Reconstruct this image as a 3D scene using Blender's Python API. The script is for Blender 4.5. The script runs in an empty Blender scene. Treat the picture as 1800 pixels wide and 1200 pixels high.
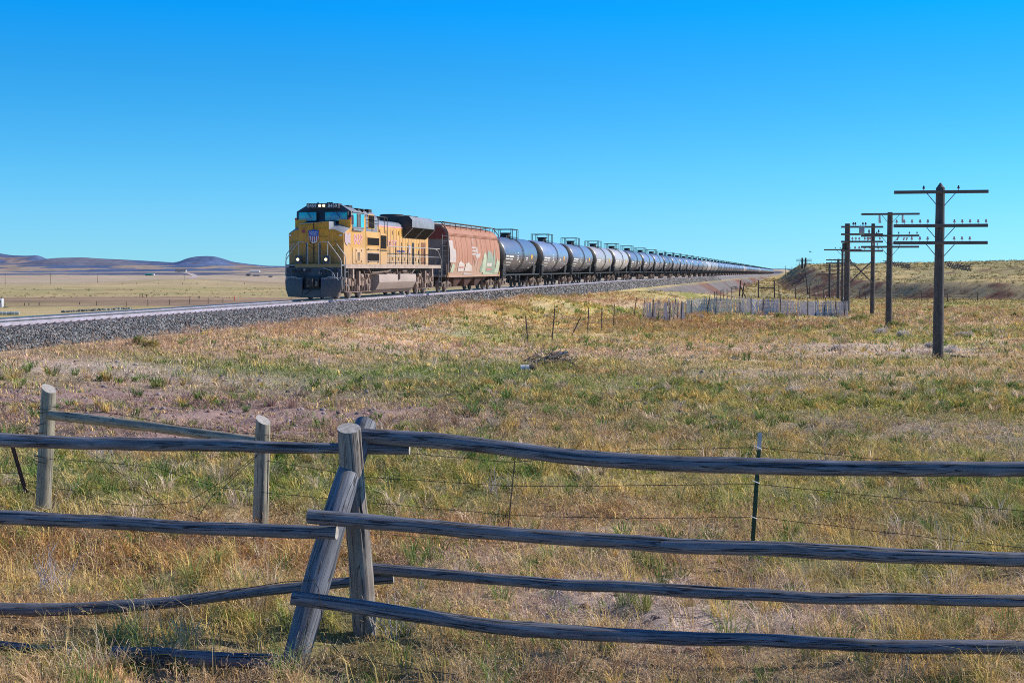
import bpy, bmesh, math, random
import numpy as np
from mathutils import Vector, Matrix, Euler
R = math.radians
random.seed(7)
rng = np.random.default_rng(11)
scn = bpy.context.scene
COL = scn.collection
EYE = 2.4                      # eye height above the foreground turf
FPX = 2500.0                   # focal length in photograph pixels (1800 wide)
PITCH = math.atan(128/2500)
TX, TY = 0.196, 0.981          # unit direction of the railway (away from viewer)
CX = -25.0                     # track centreline crosses y=0 here

# ------------------------------------------------------------------ tagging
def tag(o, label=None, cat=None, group=None, kind=None):
    if label: o['label'] = label
    if cat: o['category'] = cat
    if group: o['group'] = group
    if kind: o['kind'] = kind
    return o
def empty(name, loc, rz=0.0, label=None, cat=None, group=None, kind=None, parent=None):
    o = bpy.data.objects.new(name, None); COL.objects.link(o)
    o.empty_display_size = .2
    o.location = loc; o.rotation_euler = (0, 0, rz); o.parent = parent
    return tag(o, label, cat, group, kind)
KIDS = {}
def link(name, me, parent=None, loc=None):
    o = bpy.data.objects.new(name, me); COL.objects.link(o)
    if parent is not None:
        o.parent = parent; KIDS.setdefault(parent.name, []).append(o)
    if loc is not None: o.location = loc
    return o
def copy_tree(o, parent=None):
    c = o.copy(); COL.objects.link(c); c.parent = parent
    if parent is not None: KIDS.setdefault(parent.name, []).append(c)
    for ch in KIDS.get(o.name, []): copy_tree(ch, c)
    return c

# ------------------------------------------------------------------ mesh builder
class MB:
    def __init__(s): s.v = []; s.f = []; s.m = []; s.mi = 0
    def add(s, vs, fs):
        n = len(s.v); s.v += [tuple(p) for p in vs]; s.f += [tuple(i+n for i in f) for f in fs]; s.m += [s.mi]*len(fs)
        return s
    def box(s, x0, x1, y0, y1, z0, z1, rot=None, c=None):
        vs = [(x, y, z) for z in (z0, z1) for y in (y0, y1) for x in (x0, x1)]
        if rot is not None:
            M = rot if isinstance(rot, Matrix) else Euler(rot).to_matrix()
            o = Vector(c) if c else Vector(((x0+x1)/2, (y0+y1)/2, (z0+z1)/2))
            vs = [M @ (Vector(p)-o)+o for p in vs]
        return s.add(vs, [(0,2,3,1),(4,5,7,6),(0,1,5,4),(2,6,7,3),(0,4,6,2),(1,3,7,5)])
    def tube(s, pts, r, n=8, cap=True, r1=None):
        pts = [Vector(p) for p in pts]; k = len(pts); vs = []; prev = None
        for i, p in enumerate(pts):
            d = (pts[min(i+1, k-1)]-pts[max(i-1, 0)]).normalized()
            if prev is None:
                a = Vector((0,0,1)) if abs(d.z) < .9 else Vector((1,0,0))
                u = d.cross(a).normalized()
            else:
                u = (prev-d*prev.dot(d)).normalized()
            prev = u; w = d.cross(u)
            rr = r if r1 is None else r+(r1-r)*i/(k-1)
            for j in range(n):
                t = 2*math.pi*j/n
                vs.append(p+u*math.cos(t)*rr+w*math.sin(t)*rr)
        fs = [(i*n+j, i*n+(j+1)%n, (i+1)*n+(j+1)%n, (i+1)*n+j) for i in range(k-1) for j in range(n)]
        if cap: fs += [tuple(range(n-1, -1, -1)), tuple(range((k-1)*n, k*n))]
        return s.add(vs, fs)
    def prism(s, poly, a, b, axis='y'):
        # poly: 2D points, extruded between a and b on the axis
        def P(q, t):
            return (q[0], t, q[1]) if axis == 'y' else ((t, q[0], q[1]) if axis == 'x' else (q[0], q[1], t))
        n = len(poly); vs = [P(q, a) for q in poly]+[P(q, b) for q in poly]
        fs = [(i, (i+1) % n, n+(i+1) % n, n+i) for i in range(n)]+[tuple(range(n-1, -1, -1)), tuple(range(n, 2*n))]
        return s.add(vs, fs)
    def loft(s, rings, cap=True, close=True):
        n = len(rings[0]); vs = [p for r in rings for p in r]; k = len(rings)
        m = n if close else n-1
        fs = [(i*n+j, i*n+(j+1)%n, (i+1)*n+(j+1)%n, (i+1)*n+j) for i in range(k-1) for j in range(m)]
        if cap: fs += [tuple(range(n-1, -1, -1)), tuple(range((k-1)*n, k*n))]
        return s.add(vs, fs)
    def disc(s, c, axis, r, h, n=20, r1=None):
        c = Vector(c); a = Vector(axis).normalized()*h/2
        return s.tube([c-a, c+a], r, n, True, r1)
    def build(s, name, mats, parent=None, smooth=35, bevel=0, loc=None):
        me = bpy.data.meshes.new(name); me.from_pydata(s.v, [], s.f)
        for m in (mats if isinstance(mats, (list, tuple)) else [mats]): me.materials.append(m)
        if len(set(s.m)) > 1: me.polygons.foreach_set('material_index', s.m)
        bm = bmesh.new(); bm.from_mesh(me)
        bmesh.ops.recalc_face_normals(bm, faces=bm.faces)
        if bevel:
            es = [e for e in bm.edges if len(e.link_faces) == 2 and e.calc_face_angle(0) > .6]
            bmesh.ops.bevel(bm, geom=es, offset=bevel, segments=2, affect='EDGES', profile=.5, clamp_overlap=True)
        bm.to_mesh(me); bm.free()
        if smooth:
            me.shade_smooth(); me.set_sharp_from_angle(angle=R(smooth))
        return link(name, me, parent, loc)

def pieces(mb, name, mats, parent=None, **k):
    """each connected piece becomes a part of its own"""
    par = list(range(len(mb.v)))
    def fd(a):
        while par[a] != a: par[a] = par[par[a]]; a = par[a]
        return a
    for f in mb.f:
        r0 = fd(f[0])
        for i in f[1:]: par[fd(i)] = r0
    gr = {}
    for f in mb.f: gr.setdefault(fd(f[0]), []).append(f)
    obs = []
    for fs in gr.values():
        ids = sorted({i for f in fs for i in f}); mp = {a: b for b, a in enumerate(ids)}
        q = MB(); q.add([mb.v[i] for i in ids], [tuple(mp[i] for i in f) for f in fs]); obs.append(q.build(name, mats, parent, **k))
    return obs

# ------------------------------------------------------------------ materials
def nodes_of(m):
    m.use_nodes = True; nt = m.node_tree; nt.nodes.clear(); return nt
def N(nt, t, **k):
    n = nt.nodes.new(t)
    for a, b in k.items():
        if a == 'ins':
            for i, v in b.items(): n.inputs[i].default_value = v
        else: setattr(n, a, b)
    return n
def L(nt, a, b): nt.links.new(a, b)
def c4(c): return (c[0], c[1], c[2], 1)
def mat(name, c, rough=.6, metal=0, c2=None, scale=3.0, stretch=(1,1,1), amt=.5, bump=0.0, bscale=None, dirt=None, dirt_z=(0, 1), coat=0, spec=.5, randobj=0, detail=6):
    m = bpy.data.materials.new(name); nt = nodes_of(m)
    out = N(nt, 'ShaderNodeOutputMaterial'); b = N(nt, 'ShaderNodeBsdfPrincipled')
    b.inputs['Roughness'].default_value = rough; b.inputs['Metallic'].default_value = metal
    b.inputs['Specular IOR Level'].default_value = spec
    b.inputs['Coat Weight'].default_value = coat; b.inputs['Coat Roughness'].default_value = .25
    L(nt, b.outputs[0], out.inputs[0])
    tc = N(nt, 'ShaderNodeTexCoord'); mp = N(nt, 'ShaderNodeMapping'); mp.inputs['Scale'].default_value = stretch
    L(nt, tc.outputs['Object'], mp.inputs[0])
    no = N(nt, 'ShaderNodeTexNoise', ins={'Scale': scale, 'Detail': detail, 'Roughness': .6}); L(nt, mp.outputs[0], no.inputs['Vector'])
    rp = N(nt, 'ShaderNodeMapRange', ins={1: .5-.5*amt*.6, 2: .5+.5*amt*.6}); L(nt, no.outputs['Fac'], rp.inputs[0])
    mx = N(nt, 'ShaderNodeMix', data_type='RGBA'); L(nt, rp.outputs[0], mx.inputs[0])
    mx.inputs[6].default_value = c4(c); mx.inputs[7].default_value = c4(c2 if c2 else [x*.75 for x in c])
    col = mx.outputs[2]
    if dirt:
        sx = N(nt, 'ShaderNodeSeparateXYZ'); L(nt, tc.outputs['Object'], sx.inputs[0])
        n2 = N(nt, 'ShaderNodeTexNoise', ins={'Scale': 1.7, 'Detail': 5}); L(nt, tc.outputs['Object'], n2.inputs['Vector'])
        ad = N(nt, 'ShaderNodeMath', operation='MULTIPLY_ADD', ins={1: (dirt_z[0]-dirt_z[1])*.8}); L(nt, n2.outputs[0], ad.inputs[0]); L(nt, sx.outputs[2], ad.inputs[2])
        r2 = N(nt, 'ShaderNodeMapRange', interpolation_type='SMOOTHSTEP', ins={1: dirt_z[0], 2: dirt_z[1], 3: 0.0, 4: 1.0})
        L(nt, ad.outputs[0], r2.inputs[0])
        m2 = N(nt, 'ShaderNodeMix', data_type='RGBA'); L(nt, r2.outputs[0], m2.inputs[0]); m2.inputs[6].default_value = c4(dirt)
        L(nt, col, m2.inputs[7]); col = m2.outputs[2]
    if randobj:
        oi = N(nt, 'ShaderNodeObjectInfo'); r3 = N(nt, 'ShaderNodeMapRange', ins={3: 1-randobj, 4: 1+randobj}); L(nt, oi.outputs['Random'], r3.inputs[0])
        m3 = N(nt, 'ShaderNodeVectorMath', operation='SCALE'); L(nt, col, m3.inputs[0]); L(nt, r3.outputs[0], m3.inputs['Scale']); col = m3.outputs[0]
    L(nt, col, b.inputs['Base Color'])
    if bump:
        n3 = N(nt, 'ShaderNodeTexNoise', ins={'Scale': bscale or scale*4, 'Detail': 4}); L(nt, mp.outputs[0], n3.inputs['Vector'])
        bp = N(nt, 'ShaderNodeBump', ins={'Strength': .6, 'Distance': bump}); L(nt, n3.outputs[0], bp.inputs['Height']); L(nt, bp.outputs[0], b.inputs['Normal'])
    return m
def emis(name, c, s):
    m = bpy.data.materials.new(name); nt = nodes_of(m)
    out = N(nt, 'ShaderNodeOutputMaterial'); e = N(nt, 'ShaderNodeEmission', ins={'Color': c4(c), 'Strength': s})
    # faint variation of the lens so the material stays procedural
    tc = N(nt, 'ShaderNodeTexCoord'); no = N(nt, 'ShaderNodeTexNoise', ins={'Scale': 8.0}); L(nt, tc.outputs['Object'], no.inputs['Vector'])
    ml = N(nt, 'ShaderNodeMath', operation='MULTIPLY_ADD', ins={1: s*.3, 2: s*.85}); L(nt, no.outputs[0], ml.inputs[0]); L(nt, ml.outputs[0], e.inputs['Strength'])
    L(nt, e.outputs[0], out.inputs[0]); return m
def wood_mat(name, c, c2, crack, bump=.004, fx=26.0, fy=1.6):
    """weathered log: grain runs along UV.y (metres), UV.x is the distance round the log"""
    m = bpy.data.materials.new(name); nt = nodes_of(m)
    out = N(nt, 'ShaderNodeOutputMaterial'); b = N(nt, 'ShaderNodeBsdfPrincipled', ins={'Roughness': .6, 'Specular IOR Level': .45}); L(nt, b.outputs[0], out.inputs[0])
    uv = N(nt, 'ShaderNodeUVMap', uv_map='UVMap'); mp = N(nt, 'ShaderNodeMapping'); mp.inputs['Scale'].default_value = (fx, fy, 1); L(nt, uv.outputs[0], mp.inputs[0])
    g = N(nt, 'ShaderNodeTexNoise', ins={'Scale': 2.2, 'Detail': 8, 'Roughness': .65, 'Distortion': .3}); L(nt, mp.outputs[0], g.inputs['Vector'])
    rg = N(nt, 'ShaderNodeMapRange', ins={1: .32, 2: .68}); L(nt, g.outputs[0], rg.inputs[0])
    m1 = N(nt, 'ShaderNodeMix', data_type='RGBA', ins={6: c4(c), 7: c4(c2)}); L(nt, rg.outputs[0], m1.inputs[0])
    big = N(nt, 'ShaderNodeTexNoise', ins={'Scale': 3.0, 'Detail': 3}); L(nt, uv.outputs[0], big.inputs['Vector'])
    rb = N(nt, 'ShaderNodeMapRange', ins={1: .3, 2: .7, 3: .72, 4: 1.25}); L(nt, big.outputs[0], rb.inputs[0])
    sc = N(nt, 'ShaderNodeVectorMath', operation='SCALE'); L(nt, m1.outputs[2], sc.inputs[0]); L(nt, rb.outputs[0], sc.inputs['Scale'])
    mp2 = N(nt, 'ShaderNodeMapping'); mp2.inputs['Scale'].default_value = (fx*.55, fy*.28, 1); L(nt, uv.outputs[0], mp2.inputs[0])
    cr = N(nt, 'ShaderNodeTexNoise', ins={'Scale': 2.0, 'Detail': 3, 'Distortion': .4}); L(nt, mp2.outputs[0], cr.inputs['Vector'])
    ab = N(nt, 'ShaderNodeMath', operation='SUBTRACT', ins={1: .5}); L(nt, cr.outputs[0], ab.inputs[0])
    ab2 = N(nt, 'ShaderNodeMath', operation='ABSOLUTE'); L(nt, ab.outputs[0], ab2.inputs[0])
    rc = N(nt, 'ShaderNodeMapRange', ins={1: .0, 2: .019}); L(nt, ab2.outputs[0], rc.inputs[0])
    m2 = N(nt, 'ShaderNodeMix', data_type='RGBA', ins={6: c4(crack)}); L(nt, rc.outputs[0], m2.inputs[0]); L(nt, sc.outputs[0], m2.inputs[7])
    ak = N(nt, 'ShaderNodeAttribute', attribute_name='Crk'); mk = N(nt, 'ShaderNodeVectorMath', operation='SCALE'); L(nt, m2.outputs[2], mk.inputs[0]); L(nt, ak.outputs['Fac'], mk.inputs['Scale'])
    L(nt, mk.outputs[0], b.inputs['Base Color'])
    hs = N(nt, 'ShaderNodeMath', operation='MULTIPLY_ADD', ins={1: .35}); L(nt, g.outputs[0], hs.inputs[0]); L(nt, rc.outputs[0], hs.inputs[2])
    bp = N(nt, 'ShaderNodeBump', ins={'Strength': .8, 'Distance': bump}); L(nt, hs.outputs[0], bp.inputs['Height']); L(nt, bp.outputs[0], b.inputs['Normal'])
    return m
def attr_mat(name, rough=.9, transl=0.0, bump=0, noise=None):
    """vertex colour 'Col' times procedural mottling"""
    m = bpy.data.materials.new(name); nt = nodes_of(m)
    out = N(nt, 'ShaderNodeOutputMaterial'); at = N(nt, 'ShaderNodeAttribute', attribute_name='Col'); col = at.outputs['Color']
    hgt = None
    if noise:
        tc = N(nt, 'ShaderNodeTexCoord'); acc = None
        for sc_, lo, hi in noise:
            n1 = N(nt, 'ShaderNodeTexNoise', ins={'Scale': sc_, 'Detail': 8, 'Roughness': .7}); L(nt, tc.outputs['Object'], n1.inputs['Vector'])
            mr = N(nt, 'ShaderNodeMapRange', ins={1: .3, 2: .7, 3: lo, 4: hi}); L(nt, n1.outputs[0], mr.inputs[0])
            v = N(nt, 'ShaderNodeVectorMath', operation='SCALE'); L(nt, col, v.inputs[0]); L(nt, mr.outputs[0], v.inputs['Scale']); col = v.outputs[0]
            if hgt is None: hgt = n1.outputs[0]
    if transl:
        d = N(nt, 'ShaderNodeBsdfDiffuse'); t = N(nt, 'ShaderNodeBsdfTranslucent'); mx = N(nt, 'ShaderNodeMixShader', ins={0: transl})
        L(nt, col, d.inputs[0]); L(nt, col, t.inputs[0]); L(nt, d.outputs[0], mx.inputs[1]); L(nt, t.outputs[0], mx.inputs[2]); L(nt, mx.outputs[0], out.inputs[0])
    else:
        b = N(nt, 'ShaderNodeBsdfPrincipled', ins={'Roughness': rough, 'Specular IOR Level': .1}); L(nt, col, b.inputs['Base Color']); L(nt, b.outputs[0], out.inputs[0])
        if bump:
            bp = N(nt, 'ShaderNodeBump', ins={'Strength': 1.0, 'Distance': bump}); L(nt, hgt, bp.inputs['Height']); L(nt, bp.outputs[0], b.inputs['Normal'])
    return m

# ------------------------------------------------------------------ numpy noise
def _h(ix, iy, seed):
    n = (ix.astype(np.int64)*374761393+iy.astype(np.int64)*668265263+seed*1442695041) & 0x7fffffff
    n = ((n ^ (n >> 13))*1274126177) & 0x7fffffff
    return ((n ^ (n >> 16)) & 0xffff)/65535.0
def vnoise(x, y, seed=0):
    x = np.asarray(x, float); y = np.asarray(y, float)
    ix = np.floor(x); iy = np.floor(y); fx = x-ix; fy = y-iy
    fx = fx*fx*(3-2*fx); fy = fy*fy*(3-2*fy)
    a = _h(ix, iy, seed); b = _h(ix+1, iy, seed); c = _h(ix, iy+1, seed); d = _h(ix+1, iy+1, seed)
    return (a+(b-a)*fx)*(1-fy)+(c+(d-c)*fx)*fy
def fbm(x, y, o=4, seed=0):
    s = 0; a = .5; t = 0
    for i in range(o):
        s = s+a*vnoise(x*2**i+13.7*i, y*2**i-7.1*i, seed+i*17); t += a; a *= .5
    return s/t
def S(x):
    x = np.clip(x, 0, 1); return x*x*(3-2*x)

# ------------------------------------------------------------------ terrain
def us(X, Y):
    dx = np.asarray(X, float)-CX; Y = np.asarray(Y, float)
    return TY*dx-TX*Y, TX*dx+TY*Y
def railz(s):   # railhead height relative to the eye
    return np.interp(s, [-500, 200, 560, 1450, 3000], [-1.59, -1.59, -2.55, -5.3, -10])
BUMPS = []      # (X, Y, rx, ry, h)
def H(X, Y):
    X = np.asarray(X, float); Y = np.asarray(Y, float)
    u, s = us(X, Y)
    B = np.interp(s, [0, 15, 60, 110, 205, 260, 300, 600, 1500, 3000], [-2.49, -2.46, -3.05, -3.35, -4.3, -5.6, -6.2, -6.2, -7, -11])
    Nn = np.interp(s, [0, 50, 118, 175, 250, 350, 600, 1500, 3000], [-2.33, -2.33, -2.55, -2.95, -4.6, -5.9, -6.2, -7, -11])
    right = Nn+(B-Nn)*S((u-4)/9)
    d = np.hypot(X, Y)
    Lf = np.interp(d, [0, 30, 60, 150, 330, 700, 1300, 2000, 3500, 5000, 9000, 20000], [-2.4, -2.4, -3.2, -6.0, -8.6, -12, -14, -14.5, -12, -8, -4, -3])
    Lf = Lf+S((d-1500)/3000)*16*(fbm(X/900+3, Y/1500, 4, 5)-.5)
    Lf = Lf+4.5*np.exp(-(((X+305)/70)**2+((Y-1330)/160)**2))
    base = np.where(u > 0, right, Nn+(Lf-Nn)*S((-u-3)/22))
    # hill right of the line
    ub = np.interp(Y, [150, 160, 190, 240, 300, 600, 1400, 3000], [400, 120, 57, 38, 25, 15, 11, 11])
    e = u-ub+5*(fbm(X/17, Y/17, 3, 9)-.5)
    A = np.interp(Y, [190, 300, 450, 700, 1500], [2.4, 3.8, 6.0, 8.3, 8.0]); wd = np.interp(Y, [190, 300, 700], [9, 12, 15])
    tot = 8.4+.6*(fbm(X/120, Y/120, 2, 3)-.5)
    hill = A*S(e/wd)+(tot-A)*S((e-wd*.5)/np.interp(Y, [200, 700], [85, 60]))
    hill = hill+1.1*(fbm(X/7, Y/13, 4, 19)-.5)*S(e/6)*(1-S((e-60)/80))*S((900-Y)/300)+.35*(fbm(X/4, Y/6, 3, 20)-.5)*S(e/6)
    base = base+np.where(u > 0, hill, 0)
    # rolling detail
    amp = np.interp(d, [6, 60, 400, 1500], [.10, .22, .5, 1.6]); sc = np.interp(d, [6, 60, 400, 1500], [3, 9, 30, 120])
    clear = S((np.abs(u)-4)/10)
    base = base+clear*((fbm(X/3.1, Y/3.1, 3, 1)-.5)*.13+(fbm(X/11, Y/11, 3, 2)-.5)*.3*S(d/60)+(fbm(X/60, Y/60, 3, 4)-.5)*1.1*S((d-60)/400))
    hm = fbm(X/.62, Y/.75, 2, 6); base = base+(S((hm-.35)/.35)-.5)*.085*np.clip(1.15-d/90, 0, 1)*clear
    for (bx, by, rx, ry, h) in BUMPS:
        base = base+h*np.exp(-(((X-bx)/rx)**2+((Y-by)/ry)**2))
    # railway embankment earth under the ballast
    emb = railz(s)-1.05-np.maximum(0, np.abs(u)-3.3)*.55+.25*(fbm(X/4, Y/4, 3, 8)-.5)*S((np.abs(u)-3.4)/2)
    base = np.maximum(base, emb)
    # ballast/track corridor must stay below the ballast prism
    lim = railz(s)-.62
    base = np.where(np.abs(u) < 2.2, np.minimum(base, lim), base)
    return base+EYE
def hz(x, y): return float(H(np.array([x]), np.array([y]))[0])
CP, SP = math.cos(PITCH), math.sin(PITCH)
def ray(px, py):
    a = (px-900)/FPX; b = (600-py)/FPX
    return a, CP+b*SP, b*CP-SP      # x, y, z
def gp(px, py, ymin=5, ymax=9000):
    """world point where the line of sight through a photo pixel meets the ground"""
    a, b, c = ray(px, py)
    ys = np.geomspace(ymin, ymax, 4000); xs = ys*a/b; zs = EYE+ys*c/b
    hit = np.nonzero(zs <= H(xs, ys))[0]
    i = hit[0] if len(hit) else len(ys)-1
    return Vector((xs[i], ys[i], hz(xs[i], ys[i])))
def at(px, py, Y):
    a, b, c = ray(px, py); return Vector((a/b*Y, Y, EYE+c/b*Y))
def onz(px, Y):
    p = at(px, 600, Y); return Vector((p.x, Y, hz(p.x, Y)))
def track(s, u=0.0, z=0.0):
    return Vector((CX+TX*s+TY*u, TY*s-TX*u, EYE+float(railz(s))+z))
for px, Y, rx, ry, h in ((1165, 150, 4.5, 12, .95), (1120, 130, 4, 8, .45), (960, 105, 3, 5, .5), (1215, 175, 6, 12, 1.0), (850, 88, 3, 4, .35)):
    q = at(px, 600, Y); BUMPS.append((q.x, Y, rx, ry, h))

# ------------------------------------------------------------------ ground colours (albedo patches, one soil tone with shade in it)
C = lambda *a: np.array(a)
GREEN = C(.21, .33, .06); OLIVE = C(.44, .45, .11); STRAW = C(.80, .61, .25); YELL = C(.80, .60, .22)
PINK = C(.80, .52, .36); TAN = C(.76, .56, .33); BROWN = C(.56, .29, .11); LAV = C(.76, .62, .55); SHADED_SOIL = C(.20, .14, .115); RED = C(.20, .085, .06)
RUST = C(.52, .28, .08)
PATCH = []
def patch(px, py, rx, ry, col, k=1.0, bare=0.0, weed=0.0):
    p = gp(px, py); PATCH.append((p.x, p.y, rx, ry, col, k, bare, weed))
for a in ((200, 725, 4.2, 2.4, C(.44, .295, .25), 1, .85), (380, 735, 3.5, 2.3, C(.44, .295, .25), 1, .8), (60, 640, 6, 2.5, PINK, .8, .3), (250, 660, 6, 2.5, LAV, .7, .5),
          (450, 775, 2.5, 1.2, C(.42, .28, .24), .9, .6), (560, 700, 3, 2, LAV, .5, .3), (640, 655, 6, 3.6, GREEN, .8), (760, 690, 5, 3, GREEN, .5), (980, 690, 4, 2.6, GREEN, .55),
          (360, 850, 1.8, 1.1, OLIVE, .9), (90, 840, 1.4, 1.0, GREEN, .7), (620, 850, 1.5, 1.2, GREEN, .8), (760, 830, 2.2, 1.6, GREEN, .85), (900, 850, 2.4, 1.5, OLIVE, .9),
          (950, 575, 4.5, 5, YELL, .9), (1060, 560, 4, 5, YELL, .7), (880, 570, 4, 3, GREEN, .5), (1180, 505, 7, 14, YELL, 1), (1100, 520, 5, 10, YELL, .6),
          (1250, 575, 8, 6, BROWN, .8, 0, .6), (1150, 560, 4, 4, BROWN, .7, 0, .5), (1700, 545, 14, 7, BROWN, .75, 0, .5), (1080, 655, 2.5, 1.0, RUST, .9, 0, .4), (1000, 652, 1.2, .8, RUST, .8, 0, .4),
          (700, 600, 8, 5, PINK, .8), (800, 560, 6, 6, TAN, .8), (400, 615, 6, 2.2, PINK, .7), (980, 625, 5, 4, LAV, .75, .2), (1100, 620, 6, 4, PINK, .6), (700, 570, 5, 2, C(.56, .45, .36), .8), (860, 545, 3, 3, BROWN, .6, 0, .5),
          (100, 980, 1.6, 1.0, BROWN, .85, 0, .9), (300, 970, 1.4, .8, BROWN, .6, 0, .8), (450, 980, 1.2, .8, BROWN, .8, 0, .8), (760, 970, 1.2, .7, BROWN, .8, 0, .8), (1250, 930, 2, .8, RUST, .5, 0, .5), (1700, 1120, 1.0, .5, RUST, .5, 0, .7),
          (900, 1100, 1.3, .5, LAV, .85, .3), (1100, 1050, 1.1, .5, LAV, .8, .3), (1250, 1120, 1.2, .5, LAV, .8, .4), (880, 1010, 1, .6, LAV, .6, .1), (1120, 960, 1.2, .6, TAN, .7), (1400, 960, 1.4, .7, TAN, .6), (720, 1120, .6, .4, BROWN, .7, 0, .9),
          (200, 1150, 1.1, .5, STRAW, .6), (480, 1120, 1.0, .5, OLIVE, .8), (330, 1050, 1.1, .6, STRAW, .7), (560, 1180, .7, .3, GREEN, .5), (40, 1100, .8, .4, BROWN, .6, 0, .6), (1600, 1160, 1.4, .4, STRAW, .6),
          (1330, 700, 5, 3, STRAW, .6), (1500, 740, 6, 4, OLIVE, .6), (1300, 820, 3, 2, STRAW, .6), (1600, 850, 3, 2, OLIVE, .5), (1750, 760, 4, 2, LAV, .6), (1400, 640, 8, 5, STRAW, .6), (1720, 650, 4, 2, PINK, .6),
          (230, 722, 5.4, 4.0, C(.44, .295, .25), 1, .95), (400, 735, 4.0, 3.0, C(.44, .295, .25), 1, .95), (120, 700, 3.0, 2.2, C(.44, .30, .26), .9, .8), (480, 768, 2.2, 1.3, C(.42, .28, .24), 1, .9), (320, 770, 2.2, 1.2, C(.42, .28, .24), 1, .9), (1560, 615, 5, 3, LAV, .6, .2), (1350, 655, 4, 2, LAV, .5, .2), (1600, 545, 14, 9, STRAW, .6), (1650, 580, 10, 6, OLIVE, .5), (1450, 600, 7, 5, STRAW, .5), (1700, 530, 20, 12, STRAW, .7)):
    patch(*a)
for a in ((522, 1172, .22, .22, BROWN*.8, .6, .7), (1320, 1010, .3, .3, BROWN*.8, .5, .7), (420, 1175, .45, .18, OLIVE*.6, .4, .55)): patch(*a)
FARP = []
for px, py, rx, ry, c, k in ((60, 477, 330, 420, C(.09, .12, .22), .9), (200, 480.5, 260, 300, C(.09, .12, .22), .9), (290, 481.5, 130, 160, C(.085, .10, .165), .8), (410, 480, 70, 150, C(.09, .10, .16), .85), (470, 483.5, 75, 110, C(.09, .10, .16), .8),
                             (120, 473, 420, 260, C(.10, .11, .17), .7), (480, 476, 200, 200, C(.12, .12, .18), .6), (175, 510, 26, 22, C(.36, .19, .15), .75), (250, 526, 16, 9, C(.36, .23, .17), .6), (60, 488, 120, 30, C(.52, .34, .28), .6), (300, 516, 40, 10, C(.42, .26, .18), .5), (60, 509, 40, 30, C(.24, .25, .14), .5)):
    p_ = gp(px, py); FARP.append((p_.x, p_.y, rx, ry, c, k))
def ground_col(X, Y):
    """returns colour, bareness, weediness"""
    X = np.asarray(X, float); Y = np.asarray(Y, float); d = np.hypot(X, Y); u, s = us(X, Y)
    n1 = fbm(X/2.4, Y/3.2, 4, 21)[..., None]; n2 = fbm(X/6.5+9, Y/9, 4, 22)[..., None]; n3 = fbm(X/1.1, Y/1.3, 3, 23)[..., None]
    col = STRAW+(OLIVE-STRAW)*S((n1-.43)/.10)
    col = col+(GREEN-col)*S((n3-.56)/.08)*.8
    col = col+(PINK-col)*S((n2-.49)/.09)*.75
    col = col+(TAN-col)*S((fbm(X/3.7+40, Y/4.5, 3, 25)[..., None]-.52)/.08)*.7
    bare = np.zeros_like(X); weed = np.zeros_like(X)+.25*S((n2[..., 0]-.55)/.1)
    wx = X+1.6*(fbm(X/2, Y/2, 3, 31)-.5); wy = Y+1.6*(fbm(X/2, Y/2, 3, 32)-.5)
    wx = wx+X*0+.05*(d)*(fbm(X/8, Y/8, 2, 33)-.5); wy = wy+.10*d*(fbm(X/8, Y/8, 2, 34)-.5)
    for (bx, by, rx, ry, c, k, ba, we) in PATCH:
        q = ((wx-bx)/rx)**2+((wy-by)/ry)**2
        f = np.exp(-q*.9)*1.25*k; f = np.clip(f, 0, k)
        col = col+(c-col)*f[..., None]; bare = np.maximum(bare*(1-f), ba*f/max(k, .01)); weed = np.maximum(weed*(1-f), we*f)
    # strip of frizzy pink-tan growth beside the ballast
    f = np.clip(1-np.abs(u-4.4)/2.6, 0, 1)*(u > 0)*.6*S((130-s)/60)
    col = col+(PINK-col)*f[..., None]
    # distance behaviour: right meadow -> tan, hill -> olive tan
    far = S((d-110)/160)*(u > 0)
    hillc = C(.60, .45, .20)+(C(.44, .36, .16)-C(.60, .45, .20))*S((fbm(X/14, Y/30, 5, 41)-.38)/.22)[..., None]
    hillc = hillc*(.72+.5*fbm(X/2.5, Y/7, 3, 42))[..., None]
    col = col+(hillc-col)*far[..., None]
    # steep red banks
    e = 1.5; sl = np.hypot(H(X+e, Y)-H(X-e, Y), H(X, Y+e)-H(X, Y-e))/(2*e)
    bank = S((sl-.11)/.13)*S((d-150)/40)*(u > 4)*S((760-Y)/300)*(X > 40)
    rc = RED+(C(.44, .33, .18)-RED)*S((fbm(X/5, Y/9, 4, 43)-.44)/.12)[..., None]
    col = col+(rc-col)*bank[..., None]*.9
    # embankment earth
    em = S((sl-.25)/.2)*S((s-140)/60)*(u > 0)*(u < 14)
    ec = C(.21, .185, .175)+(C(.22, .115, .085)-C(.21, .185, .175))*(S((fbm(X/9, Y/40, 4, 44)-.45)/.15)*S((s-260)/80))[..., None]
    ec = ec*(.7+.6*fbm(X/1.5, Y/4, 3, 45))[..., None]
    col = col+(ec-col)*em[..., None]
    bare = np.maximum(bare, em*.7)
    # left plain: broad bands
    lf = S((-u-3)/10)
    b1 = fbm(X/160, Y/60, 4, 51); b2 = fbm(X/420, Y/120+5, 3, 52); b3 = fbm(X/45, Y/22, 3, 53)
    lc = C(.58, .44, .22)+(C(.38, .34, .16)-C(.46, .37, .20))*S((b1-.40)/.22)[..., None]
    b4 = fbm(X/14, Y/26, 4, 55)
    lc = lc+(C(.34, .21, .155)-lc)*(S((b2-.56)/.1)*.8*S((1500-d)/300))[..., None]
    lc = lc*(.80+.28*b3)[..., None]*(.80+.36*b4)[..., None]
    df = S((d-900)/900)[..., None]
    lc = lc+(C(.54, .42, .31)*(.8+.4*fbm(X/60, Y/160, 4, 56))[..., None]-lc)*df*.8
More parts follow.
